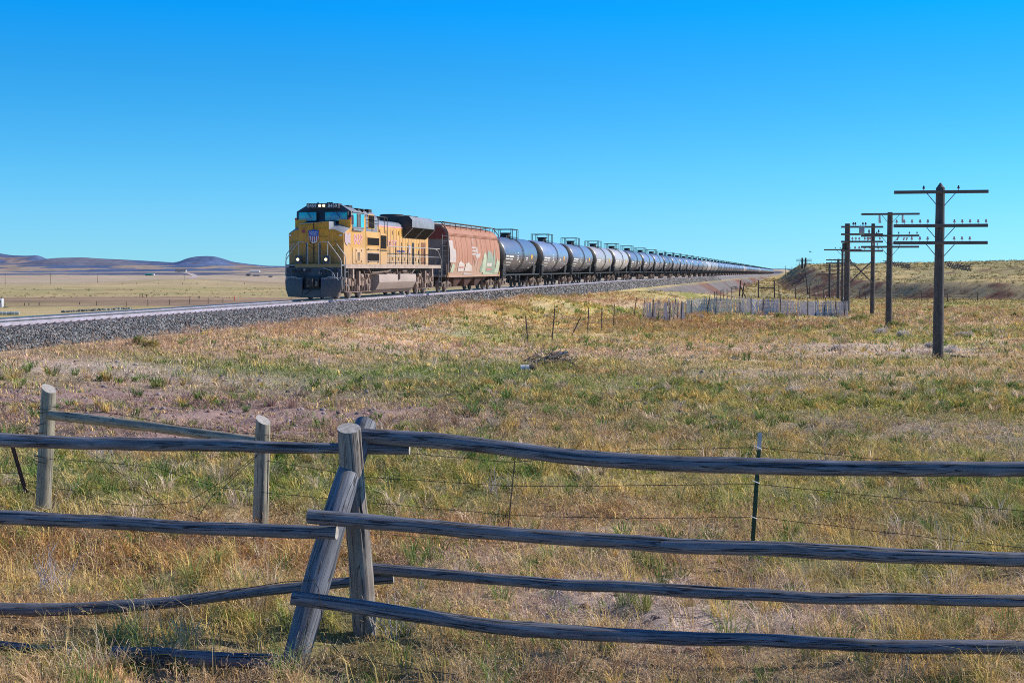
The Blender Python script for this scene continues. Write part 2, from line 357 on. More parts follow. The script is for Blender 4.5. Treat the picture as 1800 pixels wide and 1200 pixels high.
    # dark scrub belts toward the hills
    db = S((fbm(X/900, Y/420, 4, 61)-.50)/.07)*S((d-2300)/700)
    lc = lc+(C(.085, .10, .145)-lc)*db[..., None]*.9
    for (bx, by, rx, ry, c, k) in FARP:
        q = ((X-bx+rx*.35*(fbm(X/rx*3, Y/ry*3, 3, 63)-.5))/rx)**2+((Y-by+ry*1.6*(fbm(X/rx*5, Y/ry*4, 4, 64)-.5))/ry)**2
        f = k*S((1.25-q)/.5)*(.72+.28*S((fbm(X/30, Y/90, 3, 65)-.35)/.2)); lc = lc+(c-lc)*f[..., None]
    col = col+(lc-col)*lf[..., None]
    return np.clip(col, .01, .8), bare, weed

def add_cols(me, cols):
    a = me.color_attributes.new('Col', 'FLOAT_COLOR', 'POINT')
    c = np.ones((len(cols), 4), np.float32); c[:, :3] = cols; a.data.foreach_set('color', c.ravel())
def fast_mesh(name, V, loops, starts, totals, mats, cols=None, smooth=False):
    me = bpy.data.meshes.new(name)
    me.vertices.add(len(V)); me.vertices.foreach_set('co', np.asarray(V, np.float32).ravel())
    me.loops.add(len(loops)); me.loops.foreach_set('vertex_index', np.asarray(loops, np.int32))
    me.polygons.add(len(starts)); me.polygons.foreach_set('loop_start', np.asarray(starts, np.int32)); me.polygons.foreach_set('loop_total', np.asarray(totals, np.int32))
    if smooth: me.polygons.foreach_set('use_smooth', np.ones(len(starts), bool))
    me.update(calc_edges=True)
    if cols is not None: add_cols(me, cols)
    for m in (mats if isinstance(mats, (list, tuple)) else [mats]): me.materials.append(m)
    return me
def grid_mesh(name, V, nr, nc, m, cols, smooth=True):
    i, j = np.meshgrid(np.arange(nr-1), np.arange(nc-1), indexing='ij'); a = (i*nc+j).ravel()
    q = np.stack([a, a+1, a+nc+1, a+nc], 1)
    return fast_mesh(name, V, q.ravel(), np.arange(len(q))*4, np.full(len(q), 4), m, cols, smooth)

M_ground = attr_mat('dry_turf_soil', bump=.05, noise=[(3.5, .78, 1.22), (28.0, .7, 1.3), (.35, .80, 1.2), (.06, .86, 1.14), (.012, .9, 1.1)])
def build_ground():
    # one sheet: fan of rings reaching past the horizon, fine close to the viewer
    na = 760
    t = np.linspace(-1, 1, na); ang = R(62)*(t*.42+.58*t**3)
    rad = np.concatenate([np.linspace(2, 7, 12)[:-1], np.geomspace(7, 14000, 640)])
    Rr, Aa = np.meshgrid(rad, ang, indexing='ij')
    X = Rr*np.sin(-Aa); Y = Rr*np.cos(Aa)-1.0
    Z = H(X, Y); col, bare, weed = ground_col(X, Y)
    d = np.hypot(X, Y); k = (S((70-d)/40)*(1-bare)*.95)[..., None]
    col = col+(SHADED_SOIL*.85-col)*k*.6  # gaps between tufts darkened: shade put into the soil colour
    V = np.stack([X, Y, Z], -1).reshape(-1, 3)
    me = grid_mesh('ground', V, len(rad), na, M_ground, col.reshape(-1, 3))
    tag(link('ground', me), kind='structure')
build_ground()

# ------------------------------------------------------------------ hills and mountains
M_hill = attr_mat('far_hillside', noise=[(.008, .65, 1.4), (.035, .6, 1.4)])
def ridge(name, pts, Y0, depth, base_z, colf, n=700, rows=60, seed=1, rough=1.0, name_kind='structure'):
    """a range of hills: crest elevations given as (photo x, photo y) sight lines at distance Y0, sloping to the plain in front and behind"""
    px = np.array([p[0] for p in pts]); py = np.array([p[1] for p in pts])
    x = np.linspace(px[0], px[-1], n); cy = np.interp(x, px, py)
    cy = np.convolve(np.pad(cy, 6, 'edge'), np.ones(13)/13, 'valid')
    zc = EYE+Y0*((600-cy)/FPX*CP-SP)/(CP+(600-cy)/FPX*SP)
    X0 = (x-900)/FPX*Y0*1.0
    t = np.linspace(-1, 1, rows); V = []; K = []
    for ti in t:
        Y = Y0+ti*depth
        prof = (1-abs(ti))**1.25 if ti < 0 else (1-abs(ti))
        nz = (fbm(X0/(depth*.35)+seed, np.full_like(X0, Y)/(depth*.35), 5, seed)-.5)
        z = base_z+(zc-base_z)*prof+nz*rough*(zc-base_z)*.30*min(1, 4*abs(ti))*(1 if abs(ti) < .97 else 0)
        X = X0*(1+ti*depth/Y0*.6)
        V.append(np.stack([X, np.full_like(X, Y), z], -1)); K.append(colf(X, np.full_like(X, Y), prof+0*X, nz))
    V = np.concatenate(V); K = np.concatenate(K)
    me = grid_mesh(name, V, rows, n, M_hill, K)
    tag(link(name, me), kind='structure')
def hillcol(a, b, lo=.45):
    def f(X, Y, p, nz):
        k = S((fbm(X/150, Y/170, 5, 71)-lo)/.07)[:, None]
        return a+(b-a)*k
    return f
HAZED_SCRUB = C(.10, .14, .25); HTAN = C(.38, .30, .29)  # distance haze mixed into the blue of the scrub hills
ridge('hills', [(-400, 452), (-150, 444), (-60, 449), (-15, 443), (0, 444.5), (20, 448), (45, 449), (68, 448), (84, 455), (110, 462), (200, 468)], 6500, 900, -14, hillcol(HAZED_SCRUB*1.05, HTAN*.8, .52), seed=3)
ridge('hills', [(-300, 462), (40, 462), (70, 456.5), (100, 453), (150, 452), (175, 454), (230, 456.5), (290, 460), (310, 461.5), (400, 465), (560, 470)], 6000, 1300, -12, hillcol(C(.17, .17, .22), HAZED_SCRUB, .50), seed=5)
ridge('hills', [(250, 468), (290, 463), (318, 459), (328, 454), (345, 450.5), (365, 449.3), (380, 450.5), (395, 455), (410, 460), (440, 464), (470, 467), (640, 469), (900, 470)], 5600, 700, -12, hillcol(HAZED_SCRUB*1.2, C(.22, .17, .17), .53), seed=8)
ridge('hills', [(-300, 466), (100, 465), (260, 466), (400, 467), (600, 468), (900, 470), (1200, 472)], 4700, 900, -12, hillcol(C(.36, .28, .22), HAZED_SCRUB, .48), seed=12, rough=.5)
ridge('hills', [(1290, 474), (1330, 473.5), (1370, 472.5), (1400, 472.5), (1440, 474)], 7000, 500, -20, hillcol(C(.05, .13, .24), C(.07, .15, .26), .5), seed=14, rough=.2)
ridge('mountains', [(1640, 475), (1690, 465), (1705, 461), (1712, 462), (1722, 468), (1745, 464), (1765, 460.5), (1780, 458.5), (1792, 457), (1815, 455), (1850, 460), (1900, 470)], 30000, 3000, -80, hillcol(C(.03, .17, .42), C(.04, .19, .46), .5), seed=15, rough=.3)  # blue haze of distance painted into the mountain colours

# ------------------------------------------------------------------ railway
def sgrid(a, b, n): return np.concatenate([np.linspace(a, 200, int(n*.5))[:-1], np.geomspace(200, b, int(n*.5))])
M_ballast = attr_mat('crushed_rock', bump=.05, noise=[(14.0, .62, 1.38), (46.0, .6, 1.4)])
def build_track():
    prof = [(-4.6, -1.9), (-3.3, -1.12), (-1.85, -.30), (-1.5, -.215), (-.9, -.20), (0, -.20), (.9, -.20), (1.5, -.215), (1.85, -.30), (2.55, -.70), (3.3, -1.12), (4.6, -1.9)]
    ss = sgrid(-12, 1900, 700); V = []; K = []
    for s in ss:
        rz = float(railz(s))
        for (u, z) in prof:
            p = track(s, u, z); V.append(p)
    V = np.array([tuple(v) for v in V]); V[:, 2] += .03*(fbm(V[:, 0]/.7, V[:, 1]/.7, 2, 88)-.5)
    f = fbm(V[:, 0]/2, V[:, 1]/2, 3, 90)[:, None]
    u, s_ = us(V[:, 0], V[:, 1]); top = (np.abs(u) < 1.6)[:, None]
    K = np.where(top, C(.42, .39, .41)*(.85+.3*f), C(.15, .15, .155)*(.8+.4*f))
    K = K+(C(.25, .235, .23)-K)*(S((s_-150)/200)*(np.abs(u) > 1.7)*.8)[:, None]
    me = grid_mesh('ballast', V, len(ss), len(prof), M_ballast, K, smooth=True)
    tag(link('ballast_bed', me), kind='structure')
    # crushed stones on the side that faces the viewer and on the shoulder
    g = 6
    ico = bmesh.new(); bmesh.ops.create_icosphere(ico, subdivisions=1, radius=1.0)
    iv = np.array([v.co[:] for v in ico.verts]); iff = np.array([[v.index for v in f.verts] for f in ico.faces]); ico.free()
    bmc = bmesh.new(); bmesh.ops.create_cube(bmc, size=1.5)
    cv = np.array([v.co[:] for v in bmc.verts]); cf = np.array([[v.index for v in f.verts] for f in bmc.faces]); bmc.free()
    def stones(n, s0, s1, pw, size, base, tri, u0=1.5, u1=3.5):
        k = rng.random(n); s = (s0**pw+k*(s1**pw-s0**pw))**(1/pw)
        u = u0+(u1-u0)*rng.random(n)
        zz = np.interp(u, [p[0] for p in prof], [p[1] for p in prof])
        X = CX+TX*s+TY*u; Y = TY*s-TX*u; Z = EYE+railz(s)+zz
        keep = Z > H(X, Y)-.03
        X, Y, Z, s = X[keep], Y[keep], Z[keep], s[keep]; n = len(X)
        sz = size*(.55+.9*rng.random((n, 1)))*(np.clip(s, 40, 400)/55)[:, None]**.45
        sc = sz[:, :, None]*(.6+.7*rng.random((n, 1, 3)))
        v = base[None]*sc*(1+.35*(rng.random((n, len(base), 3))-.5))
        q = rng.normal(size=(n, 4)); q /= np.linalg.norm(q, axis=1, keepdims=True); w, x, y, z = q.T
        Rm = np.stack([1-2*(y*y+z*z), 2*(x*y-z*w), 2*(x*z+y*w), 2*(x*y+z*w), 1-2*(x*x+z*z), 2*(y*z-x*w), 2*(x*z-y*w), 2*(y*z+x*w), 1-2*(x*x+y*y)], 1).reshape(n, 3, 3)
        v = np.einsum('nij,nkj->nki', Rm, v)+np.stack([X, Y, Z+.01], 1)[:, None]
        f = (tri[None]+(np.arange(n)*len(base))[:, None, None]).reshape(-1)
        t = rng.random((n, 1)); g_ = .06+.36*rng.random((n, 1))**1.8
        c = g_*np.concatenate([np.ones((n, 1))*1.03, .98+.03*t, .93+.06*t], 1)
        pk = rng.random(n) < .14; c[pk] = c[pk]*C(1.15, .88, .8)
        bl = rng.random(n) < .12; c[bl] = c[bl]*C(.75, .95, 1.08)
        return v.reshape(-1, 3), f, tri.shape[1], np.repeat(c, len(base), 0)
    parts = [stones(74000, 28, 95, .45, .031, iv, iff), stones(40000, 90, 420, .6, .045, cv, cf)]
    V = []; Lp = []; St = []; To = []; Kc = []; vo = 0; lo = 0
    for v, f, k, c in parts:
        V.append(v); Lp.append(f+vo); m = len(f)//k; St.append(np.arange(m)*k+lo); To.append(np.full(m, k)); Kc.append(c); vo += len(v); lo += len(f)
    m_st = attr_mat('ballast_stone', noise=[(30.0, .85, 1.15)])
    me = fast_mesh('ballast_stones', np.concatenate(V), np.concatenate(Lp), np.concatenate(St), np.concatenate(To), m_st, np.concatenate(Kc))
    tag(link('ballast_stones', me), 'grey crushed stone ballast on the bank below the rails', 'ballast', kind='stuff')
    # rails and sleepers
    root = empty('railway_track', track(0), math.atan2(TY, TX), kind='structure')
    org = track(0)
    m_rail = mat('rail_steel', (.46, .42, .50), .7, 0, (.34, .30, .33), 3)
    m_base_shade = mat('rail_base_rust_head_shade', (.07, .045, .04), .8, 0, (.12, .08, .06), 5); m_head = mat('rail_head', (.75, .76, .78), .22, 1.0, (.6, .6, .62), 5)
    rp = [(-.07, -.18), (.07, -.18), (.07, -.165), (.012, -.14), (.012, -.04), (.036, -.03), (.036, 0), (-.036, 0), (-.036, -.03), (-.012, -.04), (-.012, -.14), (-.07, -.165)]
    ss = sgrid(-12, 1900, 160)
    for side in (-.752, .752):
        mb = MB()
        mb.loft([[(s, -side-q[0], float(railz(s))-float(railz(0))+q[1]) for q in rp] for s in ss], cap=True)
        n = len(rp); mb.m = [(1 if (k % n) in (5, 6) else (2 if (k % n) in (4, 1, 0) else 0)) if k < (len(ss)-1)*n else 0 for k in range(len(mb.f))]  # dark foot tone also paints the shade under the near head edge
        mb.build('rail', [m_rail, m_head, m_base_shade], root, smooth=30)
    m_tie = mat('sleeper_timber', (.26, .21, .20), .85, 0, (.46, .42, .42), 2.3, amt=.7, bump=.01); m_te = mat('sleeper_end', (.10, .065, .05), .9, 0, (.30, .26, .25), .9, amt=1.0)
    mb = MB(); s = -11.0; k = 0
    while s < 420:
        o = random.uniform(-.03, .03); w = .115; z0 = float(railz(s))-float(railz(0))
        e = 1.37+random.uniform(-.06, .07)
        mb.box(s-w, s+w, -e, 1.3, z0-.36, z0-.178+random.uniform(-.006, .006), rot=(0, 0, o*.6))
        for r_ in (-.752, .752):
            mb.box(s-.09, s+.09, r_-.17, r_+.17, z0-.18, z0-.162)
            mb.box(s-.03, s+.03, r_-.13, r_-.09, z0-.17, z0-.135)
        s += .53+random.uniform(-.02, .02) if s < 130 else 1.06
    o = mb.build('ties', [m_tie, m_te], root, smooth=0); o['kind'] = 'stuff'
    for p in o.data.polygons:
        if p.normal.z < .5: p.material_index = 1
    # rock washed over the ties keeps the deck pale
build_track()
ROOTROT = math.atan2(TY, TX)

# ------------------------------------------------------------------ train materials
Y_FRONT = mat('shaded_armour_yellow_paint', (.99, .39, .006), .5, 0, (.55, .23, .012), 2.8, stretch=(1, 1, .6), dirt=(.35, .22, .08), dirt_z=(1.5, 2.8), bump=.002, coat=.15)  # deeper copy of the yellow, for front faces in shade
Y_SIDE = mat('sunlit_yellow_paint', (.82, .44, .07), .5, 0, (.54, .29, .09), 1.6, amt=1.1, stretch=(1, 1, .35), dirt=(.66, .42, .22), dirt_z=(1.4, 2.7), bump=.002, coat=.1)  # lighter copy of the yellow, sunlight put into its colour, plus road dirt
LGREY = mat('locomotive_grey_paint', (.30, .32, .36), .5, 0, (.22, .23, .26), 1.8, coat=.1)
NAVY = mat('dark_blue_grey_paint', (.085, .095, .13), .5, 0, (.06, .065, .085), 1.6, bump=.002, dirt=(.12, .10, .09), dirt_z=(-.2, .9))
BLACK = mat('soot_and_shade_black', (.025, .025, .028), .6, 0, (.05, .045, .04), 3)
GRIME = mat('running_gear_grime', (.30, .215, .17), .85, 0, (.10, .075, .06), 3.5, amt=.8, bump=.006)
GRIMEL = mat('dusty_steel', (.50, .38, .32), .8, 0, (.36, .27, .22), 2.2, bump=.003)
TANKG = mat('fuel_tank_dust_grey', (.50, .40, .35), .7, 0, (.40, .32, .28), 1.1, stretch=(.5, 1, 1.2), dirt=(.34, .26, .21), dirt_z=(0, .8))
RAILW = mat('handrail_grey', (.55, .54, .52), .45, 0, (.40, .38, .36), 9)
RAILD = mat('handrail_dark', (.03, .028, .027), .6, 0, (.06, .05, .045), 9)
GLASS = mat('cab_glass_teal', (.02, .62, .66), .25, 0, (.02, .35, .48), 1.5, coat=1.0)
GLASSB = mat('cab_glass_blue', (.02, .55, .45), .25, 0, (.02, .12, .40), 2.6, coat=1.0)
RED_P = mat('red_stripe_paint', (.65, .05, .04), .5, 0, (.5, .05, .05), 6)
PINKT = mat('faded_red_lettering', (.78, .36, .46), .6, 0, (.70, .38, .42), 6)
WHITE = mat('stencil_white', (.90, .90, .88), .6, 0, (.75, .73, .70), 9)
BLUE = mat('emblem_blue', (.03, .10, .50), .5, 0, (.03, .08, .40), 6)
TYRE = mat('wheel_steel', (.34, .235, .19), .5, .3, (.2, .14, .11), 6)
LAMP = emis('headlamp_warm', (1, .72, .40), 2.6)
MESHG = mat('radiator_mesh', (.010, .009, .009), .8, 0, (.022, .018, .016), 30, spec=.1)
ORANGE = mat('reflector_orange', (.8, .42, .05), .5, 0, (.7, .35, .05), 5)
BROWND = mat('brown_door', (.30, .13, .05), .6, 0, (.24, .10, .04), 3)

def text_mesh(s, size, mirror=False, sx=1.0):
    cu = bpy.data.curves.new('lettering', 'FONT'); cu.body = s; cu.size = size; cu.align_x = 'CENTER'; cu.align_y = 'CENTER'; cu.extrude = .004; cu.resolution_u = 3
    cu.offset = size*.004
    o = bpy.data.objects.new('lettering', cu); COL.objects.link(o)
    dg = bpy.context.evaluated_depsgraph_get(); me = bpy.data.meshes.new_from_object(o.evaluated_get(dg))
    bpy.data.objects.remove(o); bpy.data.curves.remove(cu)
    for v in me.vertices: v.co.x *= sx
    return me
def put_text(name, s, size, m, parent, loc, face='front', sx=1.0):
    me = text_mesh(s, size, sx=sx); me.materials.clear(); me.materials.append(m)
    o = link(name, me, parent, loc)
    # front: plane facing local -X (reader sees +x_text toward local -Y); side: facing local -Y
    if face == 'front': o.rotation_euler = (R(90), 0, R(-90))
    else: o.rotation_euler = (R(90), 0, 0)
    return o

def wheelset(name, x, parent, r=.53, m=None):
    mb = MB()
    for y in (-.75, .75):
        sgn = 1 if y > 0 else -1
        mb.disc((x, y, r), (0, 1, 0), r, .12, 28); mb.disc((x, y-sgn*.07, r), (0, 1, 0), r+.025, .03, 28)
        mb.disc((x, y+sgn*.07, r), (0, 1, 0), r*.38, .06, 20); mb.disc((x, y+sgn*.12, r), (0, 1, 0), .12, .10, 14)
    mb.tube([(x, -.85, r), (x, .85, r)], .085, 12)
    return mb.build(name, m or TYRE, parent)

# ------------------------------------------------------------------ locomotive
TRK = mat('truck_dusty_brown', (.50, .36, .29), .85, 0, (.09, .065, .05), 2.6, amt=1.3, bump=.01)
STEPM = mat('step_grey', (.20, .19, .20), .6, 0, (.12, .11, .11), 6)
def build_loco(s0):
    root = empty('locomotive', track(s0), ROOTROT, 'dusty yellow and grey diesel locomotive numbered 8459 leading the train', 'locomotive')
    W = 1.52
    # plough
    mb = MB()
    for sg in (-1, 1):
        outer = [(.50, 1.08), (1.50, 1.08), (1.53, .92), (1.50, .52), (1.30, .13), (.50, .10)]
        f = [(.22-.00+.22*((y-.5))**1.4 if y > .5 else .22, sg*y, z) for y, z in outer]
        f = [(p[0]+(.16 if p[2] > 1 else 0)*0+(-.10 if p[2] < .2 else 0), p[1], p[2]) for p in f]
        b = [(p[0]+.05, p[1], p[2]) for p in f]
        mb.loft([f, b])
        mb.box(.30, .62, sg*.9-.03, sg*.9+.03, .15, 1.0)
        mb.box(.30, .62, sg*.58-.03, sg*.58+.03, .15, .95)
    mb.prism([(.14, .10), (.24, .10), (.30, .50), (.20, .50)], -.52, .52)
    mb.build('plough', NAVY, root, bevel=.008)
    mb = MB(); mb.box(.60, .68, -1.5, 1.5, .45, 1.66); mb.box(.66, 1.0, -1.46, 1.46, .5, 1.2); mb.build('pilot_sheet', NAVY, root)
    mb = MB(); mb.box(.0, .66, -.12, .12, .78, .98); mb.box(-.16, .06, -.16, .14, .70, 1.06); mb.box(-.22, -.12, .02, .14, .74, 1.02); mb.box(.05, .2, -.22, .22, .76, .82)
    mb.box(.30, .60, -.36, .36, .60, 1.16); mb.build('coupler', BLACK, root, bevel=.012)
    mb = MB()
    for y in (-.95, -.62, -.42, .42, .60, .80, .98):
        mb.tube([(.58, y, 1.50), (.46, y+.02, 1.42), (.40, y+.04, 1.2), (.42, y+.05, 1.02), (.50, y+.02, .95)], .03, 6)
    mb.tube([(.45, .55, 1.3), (.34, .3, 1.06), (.32, .0, 1.16), (.34, -.35, 1.02), (.45, -.7, 1.25)], .025, 6)
    for y in (-1.15, -.75, .3, .75, 1.1): mb.box(.54, .60, y-.1, y+.1, 1.42, 1.58)
    pieces(mb, 'air_hose', BLACK, root)
    mb = MB()
    for sg in (-1, 1): mb.tube([(.23, sg*.5, 1.09), (.30, sg*.9, 1.09), (.43, sg*1.5, 1.09)], .018, 5)
    pieces(mb, 'plough_edge_highlight', RAILW, root)  # pale tubes added as a highlight along the plough's top edge
    mb = MB(); mb.disc((.57, -.35, 1.35), (1, 0, 0), .09, .05, 14); mb.disc((.57, .5, 1.52), (1, 0, 0), .07, .05, 14); mb.box(.28, .31, -.28, -.16, .66, .95); mb.box(.28, .31, .16, .28, .66, .95); pieces(mb, 'pilot_fitting', GRIMEL, root)
    mb = MB(); mb.tube([(.14, .35, .25), (.10, -.15, .62), (.12, -.35, .72)], .02, 6); mb.build('uncoupling_lever', RAILD, root)
    # deck and sill
    mb = MB(); mb.box(.62, 21.3, -W, W, 1.72, 1.80); mb.build('deck', LGREY, root, bevel=.006)
    mb = MB(); mb.box(.56, .62, -1.47, 1.02, 1.66, 1.83); mb.build('sill_stripe', Y_FRONT, root)
    mb = MB()
    for sg in (-1, 1): mb.box(1.0, 21.34, sg*1.52-.015, sg*1.52+.015, 1.60, 1.815)
    pieces(mb, 'side_sill', GRIMEL, root)
    mb = MB(); mb.box(1.2, 20.9, -.62, .62, 1.10, 1.715); mb.box(1.6, 20.6, -.95, .95, 1.42, 1.70); mb.build('underframe', BLACK, root)
    mb = MB()
    for z, y in ((1.50, -1.18), (1.40, -1.22), (1.30, -1.15)):
        mb.tube([(5.2, y, z), (15.6, y, z)], .03, 6)
    mb.tube([(6.2, -1.4, 1.36), (9.3, -1.4, 1.42), (9.9, -1.4, 1.5), (10.1, -1.4, 1.70)], .05, 8)
    mb.tube([(4.4, -1.35, 1.7), (5.4, -1.45, 1.60), (5.8, -1.45, 1.35), (5.8, -1.45, 1.0)], .045, 8)
    mb.tube([(14.5, -1.4, 1.25), (15.2, -1.4, 1.55), (16.6, -1.4, 1.68)], .05, 8)
    mb.box(11.2, 11.35, -1.44, -1.36, 1.1, 1.70); mb.tube([(12.6, -1.3, 1.45), (13.6, -1.3, 1.45)], .1, 10)
    mb.build('air_pipe', GRIME, root)
    mb = MB()
    for x in (2.55, 19.3): mb.box(x, x+.22, -1.48, -1.30, 1.08, 1.70)
    pieces(mb, 'jacking_pad', GRIMEL, root)
    # fuel tank
    mb = MB(); poly = [(-1.50, 1.25), (-1.52, .82), (-1.30, .42), (-1.0, .20), (1.0, .20), (1.30, .42), (1.52, .82), (1.50, 1.25), (1.0, 1.32), (-1.0, 1.32)]
    mb.prism(poly, 7.3, 15.2, 'x'); mb.build('fuel_tank', TANKG, root, bevel=.02, smooth=20)
    mb = MB(); mb.box(11.2, 11.34, -1.60, -1.52, .95, 1.42); mb.disc((9.0, -1.4, 1.3), (0, 0, 1), .07, .14, 12); pieces(mb, 'filler_pipe', GRIME, root)
    # nose
    mb = MB()
    mb.loft([[(.98, -1.50, 1.80), (.98, 1.50, 1.80), (.96, 1.50, 3.42), (.93, 1.02, 3.62), (.93, -1.02, 3.62), (.96, -1.50, 3.42)],
             [(2.3, -1.51, 1.80), (2.3, 1.51, 1.80), (2.3, 1.51, 3.80), (2.3, 1.02, 3.98), (2.3, -1.02, 3.98), (2.3, -1.51, 3.80)]])
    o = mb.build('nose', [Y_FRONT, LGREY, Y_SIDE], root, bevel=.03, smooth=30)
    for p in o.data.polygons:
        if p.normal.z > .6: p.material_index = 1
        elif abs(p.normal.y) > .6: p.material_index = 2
    mb = MB(); mb.loft([[(.90, -.72, 1.86), (.90, .95, 1.86), (.92, .95, 3.90), (.92, -.72, 4.04)], [(2.2, -.72, 1.86), (2.2, .95, 1.86), (2.2, .95, 4.06), (2.2, -.72, 4.06)]])
    o = mb.build('nose_centre', [Y_FRONT, LGREY], root, bevel=.025)
    for p in o.data.polygons:
        if p.normal.z > .6 or abs(p.normal.y) > .6: p.material_index = 1
    mb = MB(); mb.loft([[(.86, .16, 1.92), (.86, .92, 1.92), (.885, .92, 3.86), (.885, .16, 3.86)], [(.92, .14, 1.90), (.92, .94, 1.90), (.93, .94, 3.88), (.93, .14, 3.88)]])
    dr = mb.build('nose_door', Y_FRONT, root, bevel=.01)
    mb = MB(); mb.tube([(.80, .28, 2.9), (.80, .28, 3.05)], .018, 6); mb.box(.80, .88, .26, .30, 2.9, 2.94); mb.build('handle', RAILD, dr)
    mb = MB(); mb.box(.886, .90, .085, .125, 1.88, 4.0); mb.build('door_seam', BLACK, root)
    mb = MB()
    for y0, y1, z in ((-.60, -.05, 3.66), (-.60, -.05, 3.24), (-1.32, -.86, 2.98), (-.60, -.1, 2.36), (1.05, 1.4, 2.96)):
        mb.tube([(.94, y0, z-.02), (.86, y0, z), (.86, y1, z), (.94, y1, z-.02)], .014, 6)
    for y0 in (-1.25, -1.0): mb.box(.93, .97, y0-.09, y0+.09, 2.3, 2.7)
    pieces(mb, 'grab_iron', mat('yellow_grab', (.45, .27, .05), .5), root)
    # cab
    zs, zt = 4.60, 4.99
    cp = [(-W, 1.80), (W, 1.80), (W, zs), (.98, zt-.06), (.86, zt), (-.86, zt), (-.98, zt-.06), (-W, zs)]
    mb = MB(); cpf = [(y*.995, z) for y, z in cp]
    mb.loft([[(2.02+(0 if z < 3.9 else (z-3.9)*.28), y, z) for y, z in cpf], [(4.75, y, z-(.16 if z > 4.5 else 0)) for y, z in cp]])
    o = mb.build('cab', [Y_SIDE, NAVY, LGREY, Y_FRONT], root, bevel=.02, smooth=30)
    for p in o.data.polygons:
        if p.normal.x < -.6: p.material_index = 1
        elif p.normal.z > .3: p.material_index = 2
    cab = o
    # lower front of the cab is yellow with a red band at its corners
    mb = MB()
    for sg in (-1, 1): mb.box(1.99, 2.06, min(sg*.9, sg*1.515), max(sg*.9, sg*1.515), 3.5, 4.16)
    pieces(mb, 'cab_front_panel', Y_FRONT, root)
    mb = MB()
    for sg in (-1, 1): mb.box(1.98, 2.06, min(sg*1.42, sg*1.53), max(sg*1.42, sg*1.53), 4.16, 4.26)
    pieces(mb, 'red_band', RED_P, root)
    mb = MB(); mb.box(2.10, 4.6, -1.545, -1.523, 4.36, 4.50); mb.box(2.3, 4.6, -1.60, -1.52, 4.56, 4.60); mb.build('window_awning', LGREY, root)
    # windshields
    for y0, y1, gm in ((.30, 1.36, GLASS), (-1.40, -.10, GLASSB)):
        fr = MB(); fr.loft([[(2.012+(z-3.9)*.28*0, y, z) for y, z in ((y0, 4.06), (y1, 4.06), (y1, 4.60), (y0, 4.60))], [(2.20, y, z) for y, z in ((y0, 4.06), (y1, 4.06), (y1, 4.60), (y0, 4.60))]])
        f = fr.build('window_frame', BLACK, root, bevel=.03)
        g = MB(); g.box(1.992, 2.02, y0+.045, y1-.045, 4.105, 4.555); g.build('pane', gm, f, bevel=.006)
        wp = MB(); wp.tube([(1.97, (y0+y1)/2+.1, 4.72), (1.96, (y0+y1)/2-.05, 4.5), (1.97, (y0+y1)/2-.22, 4.25)], .014, 5); wp.build('wiper', BLACK, f)
    # cab side windows
    mb = MB(); mb.box(2.32, 4.40, -1.545, -1.50, 3.72, 4.56); f = mb.build('window_frame', LGREY, root, bevel=.01)
    mb = MB(); mb.box(2.42, 3.0, -1.556, -1.54, 3.80, 4.50); mb.box(3.75, 4.32, -1.556, -1.54, 3.80, 4.50); pieces(mb, 'pane', GLASS, f)
    mb = MB(); mb.box(3.04, 3.70, -1.552, -1.54, 3.80, 4.50); mb.build('dark_opening', BLACK, f)
    mb = MB(); mb.box(3.32, 3.42, -1.57, -1.55, 3.80, 4.50); mb.build('window_post', RAILW, f)
    mb = MB(); mb.box(2.3, 4.0, -1.62, -1.53, 3.60, 3.70); mb.build('arm_rest', LGREY, root)
    # rear-view mirrors
    mb = MB(); mb.box(2.15, 2.2, -1.66, -1.54, 3.9, 4.4); pieces(mb, 'mirror', LGREY, root)
    # number boards and headlights
    mb = MB(); mb.box(1.98, 2.62, -.88, .88, 4.74, 5.02); nb = mb.build('number_board', NAVY, root, bevel=.02)
    mb = MB(); mb.box(1.955, 1.985, .30, .84, 4.78, 4.99); mb.box(1.955, 1.985, -.84, -.30, 4.78, 4.99); pieces(mb, 'number_plate', BLACK, nb)
    put_text('number', '8459', .27, WHITE, nb, (1.95, .57, 4.88), 'front', .95); put_text('number', '8459', .27, WHITE, nb, (1.95, -.57, 4.88), 'front', .95)
    for y in (-.11, .11):
        mb = MB(); mb.disc((1.94, y, 4.885), (1, 0, 0), .105, .10, 20); h = mb.build('headlight', BLACK, root)
        mb = MB(); mb.disc((1.885, y, 4.885), (1, 0, 0), .075, .02, 20); mb.build('lens', LAMP, h)
    for y in (-.72, .80):
        mb = MB(); mb.box(.46, .60, y-.17, y+.17, 1.84, 2.26); mb.disc((.42, y, 2.06), (1, 0, 0), .105, .10, 20); h = mb.build('ditch_light', NAVY, root)
        mb = MB(); mb.disc((.365, y, 2.06), (1, 0, 0), .075, .02, 20); mb.build('lens', LAMP, h)
    # emblem on the nose
    def shield(sx, sy):
        pts = [(-.40, .50), (-.22, .46), (0, .54), (.22, .46), (.40, .50), (.50, .34), (.42, .20), (.46, 0), (.42, -.30), (.26, -.46), (0, -.56), (-.26, -.46), (-.42, -.30), (-.46, 0), (-.42, .20), (-.50, .34)]
        return [(a*sx, b*sy) for a, b in pts]
    mb = MB(); cy, cz = 0.10, 3.26
    mb.prism([(cy+a, cz+b) for a, b in shield(.60, .66)], .845, .856, 'x'); em = mb.build('shield_emblem', WHITE, root)
    mb = MB(); mb.prism([(cy+a*.60, cz+b*.66) for a, b in [(-.40, .50), (-.22, .46), (0, .54), (.22, .46), (.40, .50), (.50, .34), (.42, .20), (.45, .02), (-.45, .02), (-.42, .20), (-.50, .34)]], .838, .8445, 'x'); mb.build('emblem_field', BLUE, em)
    mb = MB()
